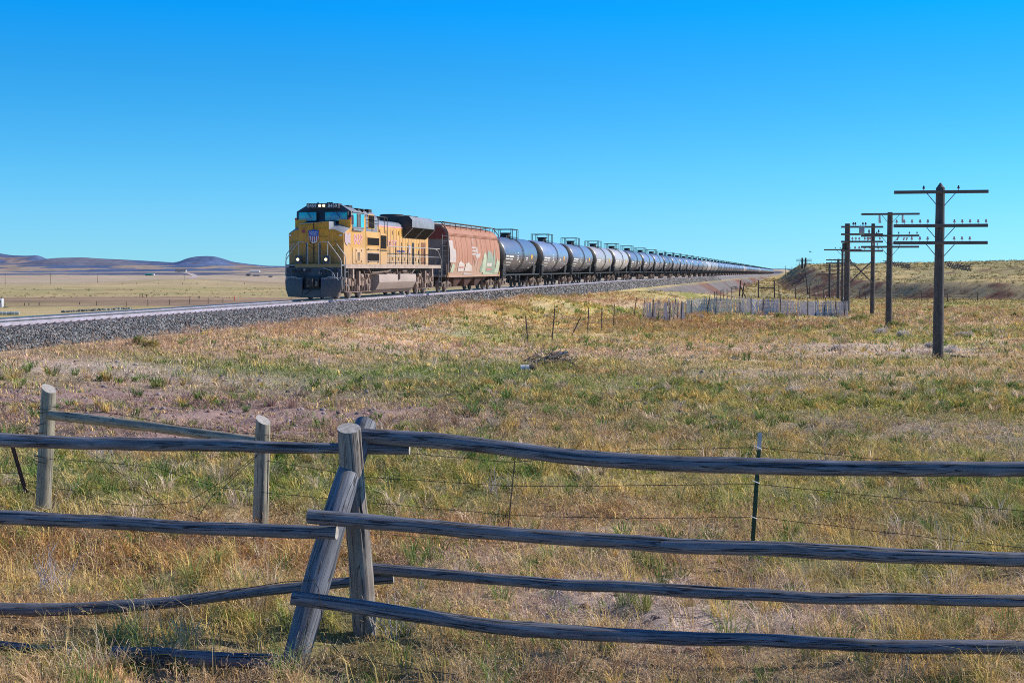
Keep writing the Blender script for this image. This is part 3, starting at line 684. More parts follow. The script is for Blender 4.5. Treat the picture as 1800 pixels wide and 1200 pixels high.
    for k in range(5):
        y = cy-.21+k*.105; zb = cz-.30+abs(k-2)*.035
        mb.box(.838, .8445, y-.022, y+.022, zb, cz+.005)
    mb.build('emblem_stripes', RED_P, em)
    put_text('lettering', 'UNION', .12, WHITE, em, (.834, cy, cz+.215), 'front', 1.1); put_text('lettering', 'PACIFIC', .115, WHITE, em, (.834, cy, cz+.105), 'front', 1.0)
    mb = MB(); mb.disc((.852, .66, 3.52), (1, 0, 0), .085, .01, 14); mb.box(.846, .855, .59, .73, 3.66, 3.69); mb.build('round_badge', mat('badge_red', (.6, .08, .12), .5), root)
    mb = MB()
    for y in (-1.35, 1.42): mb.box(.925, .95, y-.07, y+.07, 3.28, 3.36)
    pieces(mb, 'flag_decal', [WHITE], root)
    # side lettering: rippled flag and road number on the cab side
    mb = MB(); n = 14; up = []; dn = []
    for i in range(n+1):
        t = i/n; up.append((1.05+t*.95, 3.42+.06*math.sin(t*9))); dn.append((1.05+t*.95, 2.86+.07*math.sin(t*9+1)+.05*math.sin(t*23)))
    mb.prism(up+dn[::-1], -1.532, -1.522); fl = mb.build('flag_emblem', mat('flag_grey', (.40, .36, .44), .6, 0, (.62, .42, .38), 7, stretch=(1, 1, 6), amt=.9), root)
    put_text('lettering', '8459', .80, PINKT, root, (3.35, -1.526, 3.12), 'side', .92)
    # cab side door, vents and seams
    mb = MB(); mb.box(2.35, 4.45, -1.535, -1.52, 1.84, 2.70); mb.build('side_panel', Y_SIDE, root, bevel=.01)
    mb = MB(); mb.box(2.8, 3.9, -1.55, -1.53, 1.90, 2.66); vd = mb.build('access_door', Y_SIDE, root, bevel=.008)
    mb = MB()
    for k in range(9): mb.box(3.15, 3.55, -1.56, -1.548, 2.02+k*.05, 2.05+k*.05)
    mb.build('louvre', BLACK, vd)
    mb = MB()
    for x in (2.88, 3.82):
        for z in (1.92, 2.5): mb.box(x, x+.05, -1.57, -1.55, z, z+.1)
    pieces(mb, 'latch', BLACK, vd)
    # equipment cabinets behind the cab
    mb = MB(); mb.box(4.78, 7.5, -1.50, 1.50, 1.80, 3.62); mb.box(7.55, 9.0, -1.46, 1.46, 1.80, 3.56); mb.box(4.78, 8.2, -1.15, 1.15, 3.6, 4.45)
    mb.prism([(-1.15, 4.45), (1.15, 4.45), (.85, 4.78), (-.85, 4.78)], 4.78, 8.2, 'x')
    o = mb.build('equipment_cabinet', [Y_SIDE, LGREY], root, bevel=.02)
    for p in o.data.polygons:
        if p.normal.z > .4 or (p.center.z > 4.0): p.material_index = 1
    for (x0, x1, z0, z1) in ((5.0, 7.3, 2.88, 3.28), (5.0, 7.3, 2.02, 2.42), (7.65, 8.9, 2.72, 3.46), (6.35, 7.55, 3.85, 4.55)):
        yy = -1.50 if x0 < 7.6 and z0 < 3.6 else (-1.46 if z0 < 3.6 else -1.15)
        mb = MB(); mb.box(x0, x1, yy-.02, yy, z0-.06, z1+.06); f = mb.build('grille_frame', GRIMEL if z0 < 2.5 else Y_SIDE, root, bevel=.006)
        mb = MB(); mb.box(x0+.06, x1-.06, yy-.032, yy-.018, z0, z1); mb.build('grille', MESHG, f)
    mb = MB()
    for z in (2.62, 1.92):
        for x in (5.15, 7.0): mb.box(x, x+.12, -1.55, -1.51, z, z+.06)
    pieces(mb, 'latch', BLACK, root)
    mb = MB(); mb.box(4.745, 4.785, -1.53, -1.45, 1.8, 4.4); mb.box(7.50, 7.555, -1.508, -1.4, 1.8, 3.6); mb.box(4.8, 9.0, -1.506, -1.4, 2.60, 2.63); mb.build('panel_seam', BLACK, root)
    # railing along the cabinet top
    mb = MB()
    for x in (4.95, 6.1, 7.3, 8.5, 9.1): mb.tube([(x, -1.46, 3.6), (x, -1.46, 4.50)], .022, 6)
    mb.tube([(4.95, -1.46, 4.50), (8.9, -1.46, 4.50), (9.1, -1.46, 4.42), (9.1, -1.46, 2.9)], .024, 6); mb.tube([(4.95, -1.46, 4.08), (7.3, -1.46, 4.08)], .018, 6)
    mb.build('cabinet_handrail', RAILD, root)
    # long hood
    hp = [(-.95, 1.80), (.95, 1.80), (.95, 4.10), (.90, 4.24), (.76, 4.35), (.5, 4.40), (-.5, 4.40), (-.76, 4.35), (-.90, 4.24), (-.95, 4.10)]
    mb = MB(); mb.prism(hp, 8.1, 20.3, 'x'); o = mb.build('long_hood', [Y_SIDE, LGREY], root, smooth=40)
    for p in o.data.polygons:
        if p.normal.z > .15: p.material_index = 1
    mb = MB(); mb.box(8.1, 14.3, -.962, -.945, 4.02, 4.10); mb.build('red_stripe', PINKT, root)
    mb = MB()
    for k in range(16):
        x = 9.2+k*.66
        for z in (1.95, 2.5, 2.95) if k % 2 else (2.05, 3.6):
            mb.box(x, x+.05, -.975, -.95, z, z+.22)
        mb.box(x+.3, x+.315, -.958, -.948, 1.85, 3.9)
    mb.build('door_latch', BLACK, root)
    mb = MB(); mb.box(16.3, 16.8, -.965, -.945, 1.86, 3.2); mb.build('dark_hood_opening', BLACK, root)  # black plate paints the darkness of a tall opening in the hood
    mb = MB(); mb.box(18.5, 19.6, -.97, -.945, 1.86, 3.25); mb.build('rear_door', BROWND, root)
    put_text('lettering', 'UNION PACIFIC', .56, PINKT, root, (10.75, -.956, 3.05), 'side', 1.12)
    put_text('lettering', 'BUILDING AMERICA', .20, BLUE, root, (13.7, -.962, 2.62), 'side', 1.0)
    mb = MB(); mb.prism([(15.75+a, 2.75+b) for a, b in shield(.5, .55)], -.962, -.953); mb.prism([(15.75+a, 2.75+b) for a, b in shield(.44, .5)], -.972, -.961)
    mb.m = [0]*(len(mb.f)//2)+[1]*(len(mb.f)-len(mb.f)//2); mb.build('side_emblem', [BLUE, mat('emblem_faded', (.58, .52, .56), .6, 0, (.50, .40, .38), 8)], root)
    mb = MB(); mb.box(8.3, 8.9, -.5, .5, 4.4, 4.75); mb.box(9.6, 11.0, -.45, .45, 4.39, 4.52); mb.box(5.2, 6.8, -.8, .8, 4.78, 4.9)
    for k in range(6): mb.box(5.0+k*.5, 5.3+k*.5, -1.0+.25*(k % 2), -.5, 4.74, 4.88)
    mb.box(7.2, 7.9, -.9, -.3, 4.76, 4.92)
    mb.build('roof_gear', BLACK, root)
    # dynamic brake and flared radiator section
    poly = [(-.95, 3.50), (.95, 3.50), (1.55, 4.10), (1.55, 4.55), (1.35, 4.78), (-1.35, 4.78), (-1.55, 4.55), (-1.55, 4.10)]
    mb = MB(); mb.prism(poly, 14.2, 19.6, 'x'); o = mb.build('radiator_section', [BLACK, LGREY], root, bevel=.012)
    for p in o.data.polygons:
        if abs(p.normal.y) > .8 or p.normal.z > .4: p.material_index = 1  # end faces stay black as painted shade; the slanted louvre side is truly black
    for a, b in ((14.35, 16.85), (16.95, 19.45)):
        mb = MB(); mb.add([(a, -.97, 3.50), (b, -.97, 3.50), (b, -1.56, 4.09), (a, -1.56, 4.09), (a, -1.0, 3.47), (b, -1.0, 3.47), (b, -1.59, 4.06), (a, -1.59, 4.06)],
                          [(0,1,2,3),(4,7,6,5),(0,4,5,1),(1,5,6,2),(2,6,7,3),(3,7,4,0)]); mb.build('radiator_grille', MESHG, root)
    mb = MB()
    for x in (14.25, 16.9, 19.55): mb.tube([(x, -.98, 3.46), (x, -1.585, 4.06)], .025, 5)
    pieces(mb, 'grille_rib', RAILW, root)
    for x in (15.1, 16.9, 18.5):
        mb = MB(); mb.disc((x, 0, 4.83), (0, 0, 1), .75, .12, 28); mb.disc((x, 0, 4.90), (0, 0, 1), .68, .04, 28); mb.build('roof_fan', BLACK, root)
    for x in (10.0, 11.2): pass
    # rooftop horn
    mb = MB()
    for k in range(3): mb.tube([(3.2+k*.12, -.2+k*.15, 5.05), (2.9+k*.12, -.2+k*.15, 5.06)], .03, 8, True, .07)
    mb.box(3.1, 3.5, -.25, .25, 4.96, 5.03); mb.tube([(2.75, .5, 4.97), (2.75, .5, 5.12)], .04, 8); mb.box(3.9, 4.5, -.85, -.1, 4.86, 5.0); mb.box(4.0, 4.3, .2, .7, 4.86, 5.02)
    pieces(mb, 'horn', BLACK, root)
    # handrails, near and far side
    for sg in (-1, 1):
        mb = MB(); xs = [9.35+k*1.33 for k in range(10)]
        for x in xs: mb.tube([(x, sg*1.49, 1.70), (x, sg*1.49, 2.86)], .024, 6)
        pieces(mb, 'handrail_post', RAILD, root)
        mb = MB(); mb.tube([(9.1, sg*1.49, 2.9), (9.35, sg*1.49, 2.87), (21.2, sg*1.49, 2.87)], .024, 6); mb.tube([(9.1, sg*1.49, 2.32), (21.2, sg*1.49, 2.32)], .016, 6)
        mb.build('handrail', RAILW, root)
        mb = MB(); mb.tube([(20.3, sg*1.35, 2.87), (20.6, sg*1.53, 2.75), (21.35, sg*1.56, 2.2), (21.5, sg*1.56, 1.7), (21.5, sg*1.56, 1.1)], .022, 6); mb.build('rear_handrail', RAILW, root)
        # steps
        mb = MB(); mb.box(1.0, 1.06, sg*1.5-.02, sg*1.5+.02, .35, 1.7); mb.box(1.62, 1.66, sg*1.5-.02, sg*1.5+.02, .35, 1.7)
        for z in (.38, .72, 1.06, 1.40): mb.box(1.0, 1.66, min(sg*1.22, sg*1.52), max(sg*1.22, sg*1.52), z, z+.03)
        mb.box(20.9, 20.94, sg*1.5-.02, sg*1.5+.02, .35, 1.7); mb.box(21.5, 21.54, sg*1.5-.02, sg*1.5+.02, .35, 1.7)
        for z in (.38, .72, 1.06, 1.40): mb.box(20.9, 21.54, min(sg*1.22, sg*1.52), max(sg*1.22, sg*1.52), z, z+.03)
        pieces(mb, 'step', STEPM, root)
        mb = MB(); mb.box(1.06, 1.62, min(sg*1.0, sg*1.2), max(sg*1.0, sg*1.2), .4, 1.7); mb.build('step_well', NAVY, root)
        # front stair handrails
        mb = MB()
        mb.tube([(.50, sg*.30, 1.83), (.48, sg*.30, 2.92), (.48, sg*.62, 2.97), (.48, sg*.80, 2.97), (.50, sg*1.42, 2.15), (.50, sg*1.50, 2.0), (.48, sg*1.52, 1.25), (.50, sg*1.45, 1.12)], .022, 8)
        mb.tube([(.80, sg*1.15, 2.88), (.80, sg*1.58, 2.32), (.86, sg*1.62, 2.15), (.86, sg*1.62, 1.0)], .022, 8)
        mb.tube([(.48, sg*.78, 2.95), (.48, sg*.78, 2.25)], .02, 6)
        mb.tube([(.3, sg*.6, 1.02), (.2, sg*.9, 1.16), (.2, sg*1.3, 1.16), (.3, sg*1.42, 1.0)], .018, 6)
        mb.build('front_handrail', RAILW, root)
        mb = MB(); mb.box(.46, .52, min(sg*.34, sg*.40), max(sg*.34, sg*.40), 1.83, 2.92); mb.build('rail_post', NAVY, root)
    mb = MB(); mb.tube([(.5, .3, 2.8), (.5, 0, 2.62), (.5, -.3, 2.8)], .012, 5); mb.build('safety_chain', BLACK, root)
    mb = MB(); mb.tube([(.5, -.55, 1.62), (.44, -.95, 1.5), (.40, -1.15, 1.28), (.36, -1.18, 1.10)], .02, 6); mb.tube([(.36, -1.05, 1.1), (.36, -1.1, 1.36), (.36, -1.35, 1.36), (.36, -1.35, 1.05)], .018, 6); mb.build('stirrup', RAILW, root)
    mb = MB(); mb.disc((.585, -.95, 1.12), (1, 0, 0), .04, .02, 10); mb.build('reflector', ORANGE, root)
    # trucks
    for xc in (3.95, 17.9):
        t = MB()
        for sg in (-1, 1):
            y0, y1 = sorted((sg*1.05, sg*1.22))
            t.prism([(xc-2.55, .86), (xc-2.45, 1.10), (xc-1.35, 1.12), (xc-1.1, .92), (xc-.4, .92), (xc-.2, 1.08), (xc+.2, 1.08), (xc+.4, .92), (xc+1.1, .92), (xc+1.35, 1.12), (xc+2.45, 1.10), (xc+2.55, .86), (xc+2.45, .56), (xc+2.0, .5), (xc+1.2, .66), (xc-1.2, .66), (xc-2.0, .5), (xc-2.45, .56)], y0, y1)
            for dx in (-1.85, 0, 1.85):
                ya, yb = sorted((sg*1.10, sg*1.34))
                t.box(xc+dx-.22, xc+dx+.22, ya, yb, .36, .76); t.disc((xc+dx, sg*1.34, .54), (0, 1, 0), .16, .10, 16)
                for e in (-.34, .34): t.tube([(xc+dx+e, sg*1.24, .72), (xc+dx+e, sg*1.24, 1.02)], .075, 10)
            for dx in (-2.3, -1.2, -.7, .7, 1.2, 2.3): t.tube([(xc+dx, sg*1.30, 1.14), (xc+dx*.93, sg*1.34, .62), (xc+dx*.9, sg*1.3, .35)], .032, 6)
            for dx in (-1.5, .4, 1.6): t.tube([(xc+dx, sg*1.28, 1.18), (xc+dx+.45, sg*1.28, 1.18)], .12, 12)
            t.box(xc-.12, xc+.12, min(sg*1.22, sg*1.42), max(sg*1.22, sg*1.42), .7, 1.45)
            t.tube([(xc-2.2, sg*1.38, .34), (xc+2.2, sg*1.38, .34)], .022, 6)
            for dx in (-1.0, 1.0): t.tube([(xc+dx, sg*1.32, 1.5), (xc+dx+.2, sg*1.36, 1.2), (xc+dx+.05, sg*1.3, .95)], .03, 6)
        t.box(xc-1.4, xc+1.4, -1.05, 1.05, .70, 1.05)
        tr = t.build('truck', TRK, root, bevel=.01)
        for dx in (-1.85, 0, 1.85): wheelset('wheel', xc+dx, tr)
    return root
S0 = us(at(595, 500, 73).x, 73)[1]-.15
loco = build_loco(S0)

# ------------------------------------------------------------------ freight truck
def freight_truck(xc, parent):
    t = MB()
    for sg in (-1, 1):
        y0, y1 = sorted((sg*.98, sg*1.12))
        t.prism([(xc-1.15, .38), (xc-1.2, .62), (xc-.55, .72), (xc-.35, .80), (xc+.35, .80), (xc+.55, .72), (xc+1.2, .62), (xc+1.15, .38), (xc+.85, .45), (xc+.5, .26), (xc-.5, .26), (xc-.85, .45)], y0, y1)
        for e in (-.22, 0, .22): t.tube([(xc+e, sg*1.12, .32), (xc+e, sg*1.12, .62)], .085, 8)
        for dx in (-.88, .88): t.disc((xc+dx, sg*1.15, .46), (0, 1, 0), .13, .10, 12)
        t.box(xc-.16, xc+.16, min(sg*.9, sg*1.2), max(sg*.9, sg*1.2), .60, .86)
    t.box(xc-.2, xc+.2, -1.0, 1.0, .5, .92)
    tr = t.build('truck', GRIME, parent)
    for dx in (-.88, .88): wheelset('wheel', xc+dx, tr, .46)
    return tr

# ------------------------------------------------------------------ covered hopper
def build_hopper(s0, Lh=18.6):
    root = empty('hopper_car', track(s0), ROOTROT, 'faded red-brown covered hopper car with graffiti behind the locomotive', 'hopper car')
    M = bpy.data.materials.new('faded_oxide_red_paint'); nt = nodes_of(M)
    out = N(nt, 'ShaderNodeOutputMaterial'); b = N(nt, 'ShaderNodeBsdfPrincipled', ins={'Roughness': .75, 'Specular IOR Level': .2}); L(nt, b.outputs[0], out.inputs[0])
    tc = N(nt, 'ShaderNodeTexCoord'); mp = N(nt, 'ShaderNodeMapping'); mp.inputs['Scale'].default_value = (3.5, 1, .22); L(nt, tc.outputs['Object'], mp.inputs[0])
    n1 = N(nt, 'ShaderNodeTexNoise', ins={'Scale': 2.0, 'Detail': 7, 'Roughness': .65}); L(nt, mp.outputs[0], n1.inputs['Vector'])
    cr = N(nt, 'ShaderNodeValToRGB'); cr.color_ramp.elements[0].position = .30; cr.color_ramp.elements[0].color = (.27, .11, .07, 1); cr.color_ramp.elements[1].position = .62; cr.color_ramp.elements[1].color = (.50, .265, .185, 1)
    e = cr.color_ramp.elements.new(.45); e.color = (.44, .215, .145, 1); L(nt, n1.outputs[0], cr.inputs[0])
    sx = N(nt, 'ShaderNodeSeparateXYZ'); L(nt, tc.outputs['Object'], sx.inputs[0])
    n2 = N(nt, 'ShaderNodeTexNoise', ins={'Scale': 1.2, 'Detail': 6}); L(nt, tc.outputs['Object'], n2.inputs['Vector'])
    ad = N(nt, 'ShaderNodeMath', operation='MULTIPLY_ADD', ins={1: -1.6}); L(nt, n2.outputs[0], ad.inputs[0]); L(nt, sx.outputs[2], ad.inputs[2])
    rr = N(nt, 'ShaderNodeMapRange', interpolation_type='SMOOTHSTEP', ins={1: .7, 2: 1.5, 3: .8, 4: 0}); L(nt, ad.outputs[0], rr.inputs[0])
    mx = N(nt, 'ShaderNodeMix', data_type='RGBA', ins={7: (.50, .34, .25, 1)}); L(nt, rr.outputs[0], mx.inputs[0]); L(nt, cr.outputs[0], mx.inputs[6]); L(nt, mx.outputs[2], b.inputs['Base Color'])
    SHADE = mat('grey_end_shade', (.30, .23, .21), .7, 0, (.22, .17, .15), 2)  # end wall's shade put into a greyer tone; hatch cover shares it
    MAR = mat('maroon_end_paint', (.24, .04, .03), .6, 0, (.2, .04, .03), 3)
    x0, x1 = 1.55, Lh-.85
    # side wall cross-section: (half width, height)
    prof = [(1.46, 1.12), (1.52, 1.45), (1.60, 1.9), (1.62, 2.4), (1.60, 2.9), (1.54, 3.35), (1.46, 3.75), (1.40, 3.80), (1.40, 4.02), (1.28, 4.22), (.95, 4.48), (.55, 4.60)]
    mb = MB()
    ring = [(-w, z) for w, z in prof]+[(w, z) for w, z in prof[::-1]]
    mb.loft([[(x, y, z) for y, z in ring] for x in (x0+.05, x1-.05)], cap=True)
    body = mb.build('body', [M, SHADE], root, smooth=25)
    for p in body.data.polygons:
        if abs(p.normal.x) > .7: p.material_index = 1
    # inset shading on the end: slope sheet panel and maroon top
    mb = MB(); mb.prism([(y*.9, z) for y, z in [(-1.35, 3.6), (1.35, 3.6), (1.35, 4.1), (.9, 4.42), (-.9, 4.42), (-1.35, 4.1)]], x0-.03, x0+.06, 'x'); mb.build('end_panel', MAR, root)
    mb = MB()
    for sg in (-1, 1):
        mb.add([(x0+.04, sg*1.2, 3.55), (x0+.04, sg*1.35, 3.55), (x0-.55, sg*.5, 1.4), (x0-.55, sg*.35, 1.4)], [(0,1,2,3)])
        mb.box(x0-.5, x0+.05, sg*1.40-.03, sg*1.40+.03, 1.15, 1.9)
    mb.box(x0-.65, x0+.2, -1.4, 1.4, 1.02, 1.18); mb.box(x1-.2, x1+.65, -1.4, 1.4, 1.02, 1.18)
    pieces(mb, 'end_bracing', SHADE, root)
    # horizontal corrugations below the roof edge
    mb = MB()
    for k in range(5): mb.tube([(x0+.1, -1.40-.012*k, 4.0-k*.075), (x1-.1, -1.40-.012*k, 4.0-k*.075)], .022, 6)
    mb.build('roof_edge_bead', M, root)
    # side posts seams
    mb = MB()
    for k in range(1, 10):
        x = x0+k*(x1-x0)/10
        mb.tube([(x, -w-.004, z) for w, z in prof[1:7]], .012, 4)
    mb.build('side_seam', M, root)
    # roof walkway with stanchions
    mb = MB(); mb.box(x0-.3, x1+.3, -1.18, -.72, 4.72, 4.76); mb.box(x0-.3, x1+.3, .72, 1.18, 4.72, 4.76)
    for k in range(11):
        x = x0+k*(x1-x0)/10
        for sg in (-1, 1):
            mb.box(x-.025, x+.025, sg*1.15-.02, sg*1.15+.02, 4.33, 4.72)
    mb.box(x0-.3, x0, -1.18, 1.18, 4.72, 4.76); mb.box(x1, x1+.3, -1.18, 1.18, 4.72, 4.76)
    mb.build('roof_walkway', mat('walkway_rust', (.16, .09, .07), .7, 0, (.10, .07, .06), 4), root)
    mb = MB(); mb.box(x0+.4, x1-.4, -.32, .32, 4.60, 4.72)
    mb.build('hatch_cover', SHADE, root, bevel=.03)
    # corner posts and ladders
    mb = MB()
    for x in (x0-.38, x1+.28):
        mb.tube([(x, -1.48, .75), (x, -1.48, 4.05), (x+(.0), -1.38, 4.25), (x, -1.02, 4.72)], .035, 6)
    pieces(mb, 'corner_post', mat('post_dark', (.13, .075, .06), .7), root)
    for x in (x0-.28, x1-.25):
        mb = MB()
        for y in (-1.5, -1.08) if x < 5 else (-1.5,):
            mb.tube([(x, y, 1.0), (x, y, 3.9)], .02, 5)
        if x < 5:
            for k in range(9): mb.tube([(x, -1.5, 1.15+k*.33), (x, -1.08, 1.15+k*.33)], .014, 5)
        mb.build('ladder', RAILW, root)
    # side sill and hopper chutes
    mb = MB()
    for sg in (-1, 1): mb.box(x0-.5, x1+.5, sg*1.46-.03, sg*1.46+.03, 1.0, 1.14)
    pieces(mb, 'side_sill', M, root)
    DK = mat('hopper_bottom_brown', (.12, .05, .035), .8, 0, (.05, .03, .025), 2)
    for k in range(3):
        a = 4.6+k*3.3
        mb = MB(); mb.loft([[(a-1.2, -1.35, 1.1), (a+2.0, -1.35, 1.1), (a+2.0, 1.35, 1.1), (a-1.2, 1.35, 1.1)], [(a+.1, -1.0, .32), (a+.8, -1.0, .32), (a+.8, 1.0, .32), (a+.1, 1.0, .32)]])
        pieces(mb, 'discharge_chute', DK, root)
    # paint marks
    def sidew(z): return -float(np.interp(z, [p[1] for p in prof], [p[0] for p in prof]))-.012
    def decal(name, pts, m, push=0):
        mb = MB(); n = len(pts)
        zmin = min(p[1] for p in pts); zmax = max(p[1] for p in pts)
        # tessellate in horizontal strips so it follows the curved wall
        rows = max(2, int((zmax-zmin)/.12)+1); zs_ = np.linspace(zmin, zmax, rows)
        def span(z):
            xs = []
            for i in range(n):
                (xa, za), (xb, zb) = pts[i], pts[(i+1) % n]
                if (za-z)*(zb-z) <= 0 and za != zb: xs.append(xa+(xb-xa)*(z-za)/(zb-za))
                elif za == zb == z: xs += [xa, xb]
            return (min(xs), max(xs)) if xs else None
        pr = None
        for z in zs_:
            sp = span(z)
            if sp and pr:
                mb.add([(pr[1][0], sidew(pr[0])-push, pr[0]), (pr[1][1], sidew(pr[0])-push, pr[0]), (sp[1], sidew(z)-push, z), (sp[0], sidew(z)-push, z)], [(0,1,2,3)])
            if sp: pr = (z, sp)
        return mb.build(name, m, root, smooth=0)
    FW = mat('flaking_white_paint', (.60, .57, .55), .7, 0, (.46, .33, .28), 7, amt=1.4)
    decal('paint_patch', [(1.25, 2.0), (3.0, 2.0), (3.0, 2.85), (2.3, 2.95), (2.3, 3.5), (1.25, 3.5)], FW)
    for k in range(3): decal('logo_bar', [(7.9-.0*k, 3.15-k*.23), (9.6, 3.15-k*.23), (9.6, 3.03-k*.23), (7.9, 3.03-k*.23)], FW)
    decal('logo_bar', [(9.3, 3.1), (9.8, 3.1), (9.9, 2.5), (9.3, 2.4)], FW)
    decal('logo_bar', [(9.0, 2.7), (10.6, 2.72), (10.6, 2.5), (9.6, 2.3), (9.0, 2.45)], FW, .002)
    arc = [(8.2+.85*(1-math.cos(t))*1.0, 3.25+.62*math.sin(t)) for t in np.linspace(0, math.pi, 12)]
    mb = MB(); mb.tube([(x, sidew(z)-.0, z) for x, z in arc], .03, 4, False); mb.build('logo_arc', FW, root)
    mb = MB()
    for a in ((8.3, 2.4, 8.9, 1.85), (9.6, 2.3, 9.1, 1.75)): mb.tube([(a[0], sidew(a[1]), a[1]), (a[2], sidew(a[3]), a[3])], .03, 4)
    mb.build('logo_stroke', FW, root)
    GG = mat('graffiti_green', (.16, .34, .24), .6, 0, (.42, .36, .28), 5, amt=1.4); GL = mat('graffiti_pale', (.55, .55, .38), .6, 0, (.40, .50, .36), 4, amt=.8); GW = mat('graffiti_white', (.70, .66, .62), .6, 0, (.58, .44, .36), 5, amt=.9)
    gs = [([(10.7, 1.35), (11.6, 1.35), (11.9, 1.9), (11.5, 2.35), (11.2, 2.0), (10.9, 1.7)], GG), ([(11.4, 1.3), (12.8, 1.3), (12.7, 2.6), (12.2, 2.85), (11.7, 2.5)], GL), ([(12.6, 1.3), (14.9, 1.3), (15.1, 2.4), (14.4, 2.9), (13.8, 2.75), (13.2, 2.95), (12.9, 2.2)], GG),
          ([(14.8, 1.25), (16.2, 1.25), (15.9, 2.0), (15.7, 3.15), (15.2, 2.6)], GG), ([(16.0, 1.25), (17.5, 1.25), (17.5, 2.2), (16.9, 1.9), (16.5, 2.5)], GL), ([(12.9, 1.75), (14.6, 1.75), (14.6, 2.0), (12.9, 2.0)], GW), ([(12.9, 1.45), (14.6, 1.45), (14.6, 1.62), (12.9, 1.62)], mat('graffiti_pink', (.62, .25, .22), .6)),
          ([(3.7, 1.4), (5.5, 1.4), (5.5, 2.0), (4.9, 1.85), (4.4, 2.15), (3.7, 1.95)], GW), ([(5.7, 1.4), (8.0, 1.4), (7.8, 1.9), (7.2, 1.7), (6.9, 2.05), (6.4, 1.75), (6.0, 2.0)], GW), ([(1.6, 1.35), (2.4, 1.35), (2.7, 1.8), (2.2, 1.6), (1.9, 1.95)], GL),
          ([(3.8, 1.62), (5.3, 1.62), (5.3, 1.72), (3.8, 1.72)], mat('graffiti_rose', (.60, .27, .24), .6)), ([(5.5, 1.15), (9.5, 1.15), (9.4, 1.3), (5.6, 1.33)], FW), ([(11.8, 1.16), (17.6, 1.16), (17.2, 1.34), (12.0, 1.36)], GL)]
    for i, (pts, m) in enumerate(gs): decal('graffiti', pts, m, .004+.0025*i)
    mb = MB(); mb.box(x0-.45, x0-.1, -1.50, -1.49, 1.05, 1.35); mb.box(x1+.1, x1+.45, -1.50, -1.49, 1.05, 1.35); pieces(mb, 'sill_reflector', ORANGE, root)
    freight_truck(2.3, root); freight_truck(Lh-2.3, root)
    mb = MB(); mb.box(-.25, Lh+.25, -.18, .18, .72, .98); mb.build('centre_sill', BLACK, root)
    return root
LOCO_L = 22.3
sH = S0+LOCO_L
hopper = build_hopper(sH)

# ------------------------------------------------------------------ tank cars
def tank_mat(name, top, low, streak):
    m = bpy.data.materials.new(name); nt = nodes_of(m)
    out = N(nt, 'ShaderNodeOutputMaterial'); b = N(nt, 'ShaderNodeBsdfPrincipled', ins={'Specular IOR Level': .6, 'Coat Weight': .35, 'Coat Roughness': .2}); L(nt, b.outputs[0], out.inputs[0])
    tc = N(nt, 'ShaderNodeTexCoord'); mp = N(nt, 'ShaderNodeMapping'); mp.inputs['Scale'].default_value = (2.6, 1, .3); L(nt, tc.outputs['Object'], mp.inputs[0])
    oi = N(nt, 'ShaderNodeObjectInfo'); L(nt, oi.outputs['Random'], mp.inputs['Location'])
    n1 = N(nt, 'ShaderNodeTexNoise', ins={'Scale': 1.6, 'Detail': 7, 'Roughness': .65}); L(nt, mp.outputs[0], n1.inputs['Vector'])
    m1 = N(nt, 'ShaderNodeMix', data_type='RGBA', ins={6: c4(top), 7: c4(streak)}); r1 = N(nt, 'ShaderNodeMapRange', ins={1: .45, 2: .75}); L(nt, n1.outputs[0], r1.inputs[0]); L(nt, r1.outputs[0], m1.inputs[0])
    sx = N(nt, 'ShaderNodeSeparateXYZ'); L(nt, tc.outputs['Object'], sx.inputs[0])
    ad = N(nt, 'ShaderNodeMath', operation='MULTIPLY_ADD', ins={1: -.5}); L(nt, n1.outputs[0], ad.inputs[0]); L(nt, sx.outputs[2], ad.inputs[2])
    rr = N(nt, 'ShaderNodeMapRange', interpolation_type='SMOOTHSTEP', ins={1: 2.0, 2: 2.9}); L(nt, ad.outputs[0], rr.inputs[0])
    m2 = N(nt, 'ShaderNodeMix', data_type='RGBA', ins={6: c4(low)}); L(nt, rr.outputs[0], m2.inputs[0]); L(nt, m1.outputs[2], m2.inputs[7])
    r3 = N(nt, 'ShaderNodeMapRange', ins={3: .68, 4: 1.35}); L(nt, oi.outputs['Random'], r3.inputs[0])
    v = N(nt, 'ShaderNodeVectorMath', operation='SCALE'); L(nt, m2.outputs[2], v.inputs[0]); L(nt, r3.outputs[0], v.inputs['Scale']); L(nt, v.outputs[0], b.inputs['Base Color'])
    r4 = N(nt, 'ShaderNodeMapRange', ins={3: .60, 4: .42}); L(nt, rr.outputs[0], r4.inputs[0]); L(nt, r4.outputs[0], b.inputs['Roughness'])
    return m
TB = tank_mat('tank_black_sky_tint', (.13, .18, .30), (.14, .125, .14), (.24, .27, .34))  # blue upper tone paints in the sky's reflection; lower tone is dust
TG = tank_mat('tank_grey', (.36, .34, .35), (.34, .30, .29), (.44, .40, .38))
END = mat('tank_head_shade_black', (.02, .02, .024), .6, 0, (.035, .03, .03), 2)  # shade of the tank ends put into their colour, grey cars included
LINE = mat('overflow_streak', (.40, .25, .16), .7, 0, (.25, .16, .12), 4)
YEL = mat('placard_yellow', (.85, .50, .04), .5, 0, (.8, .45, .04), 5)
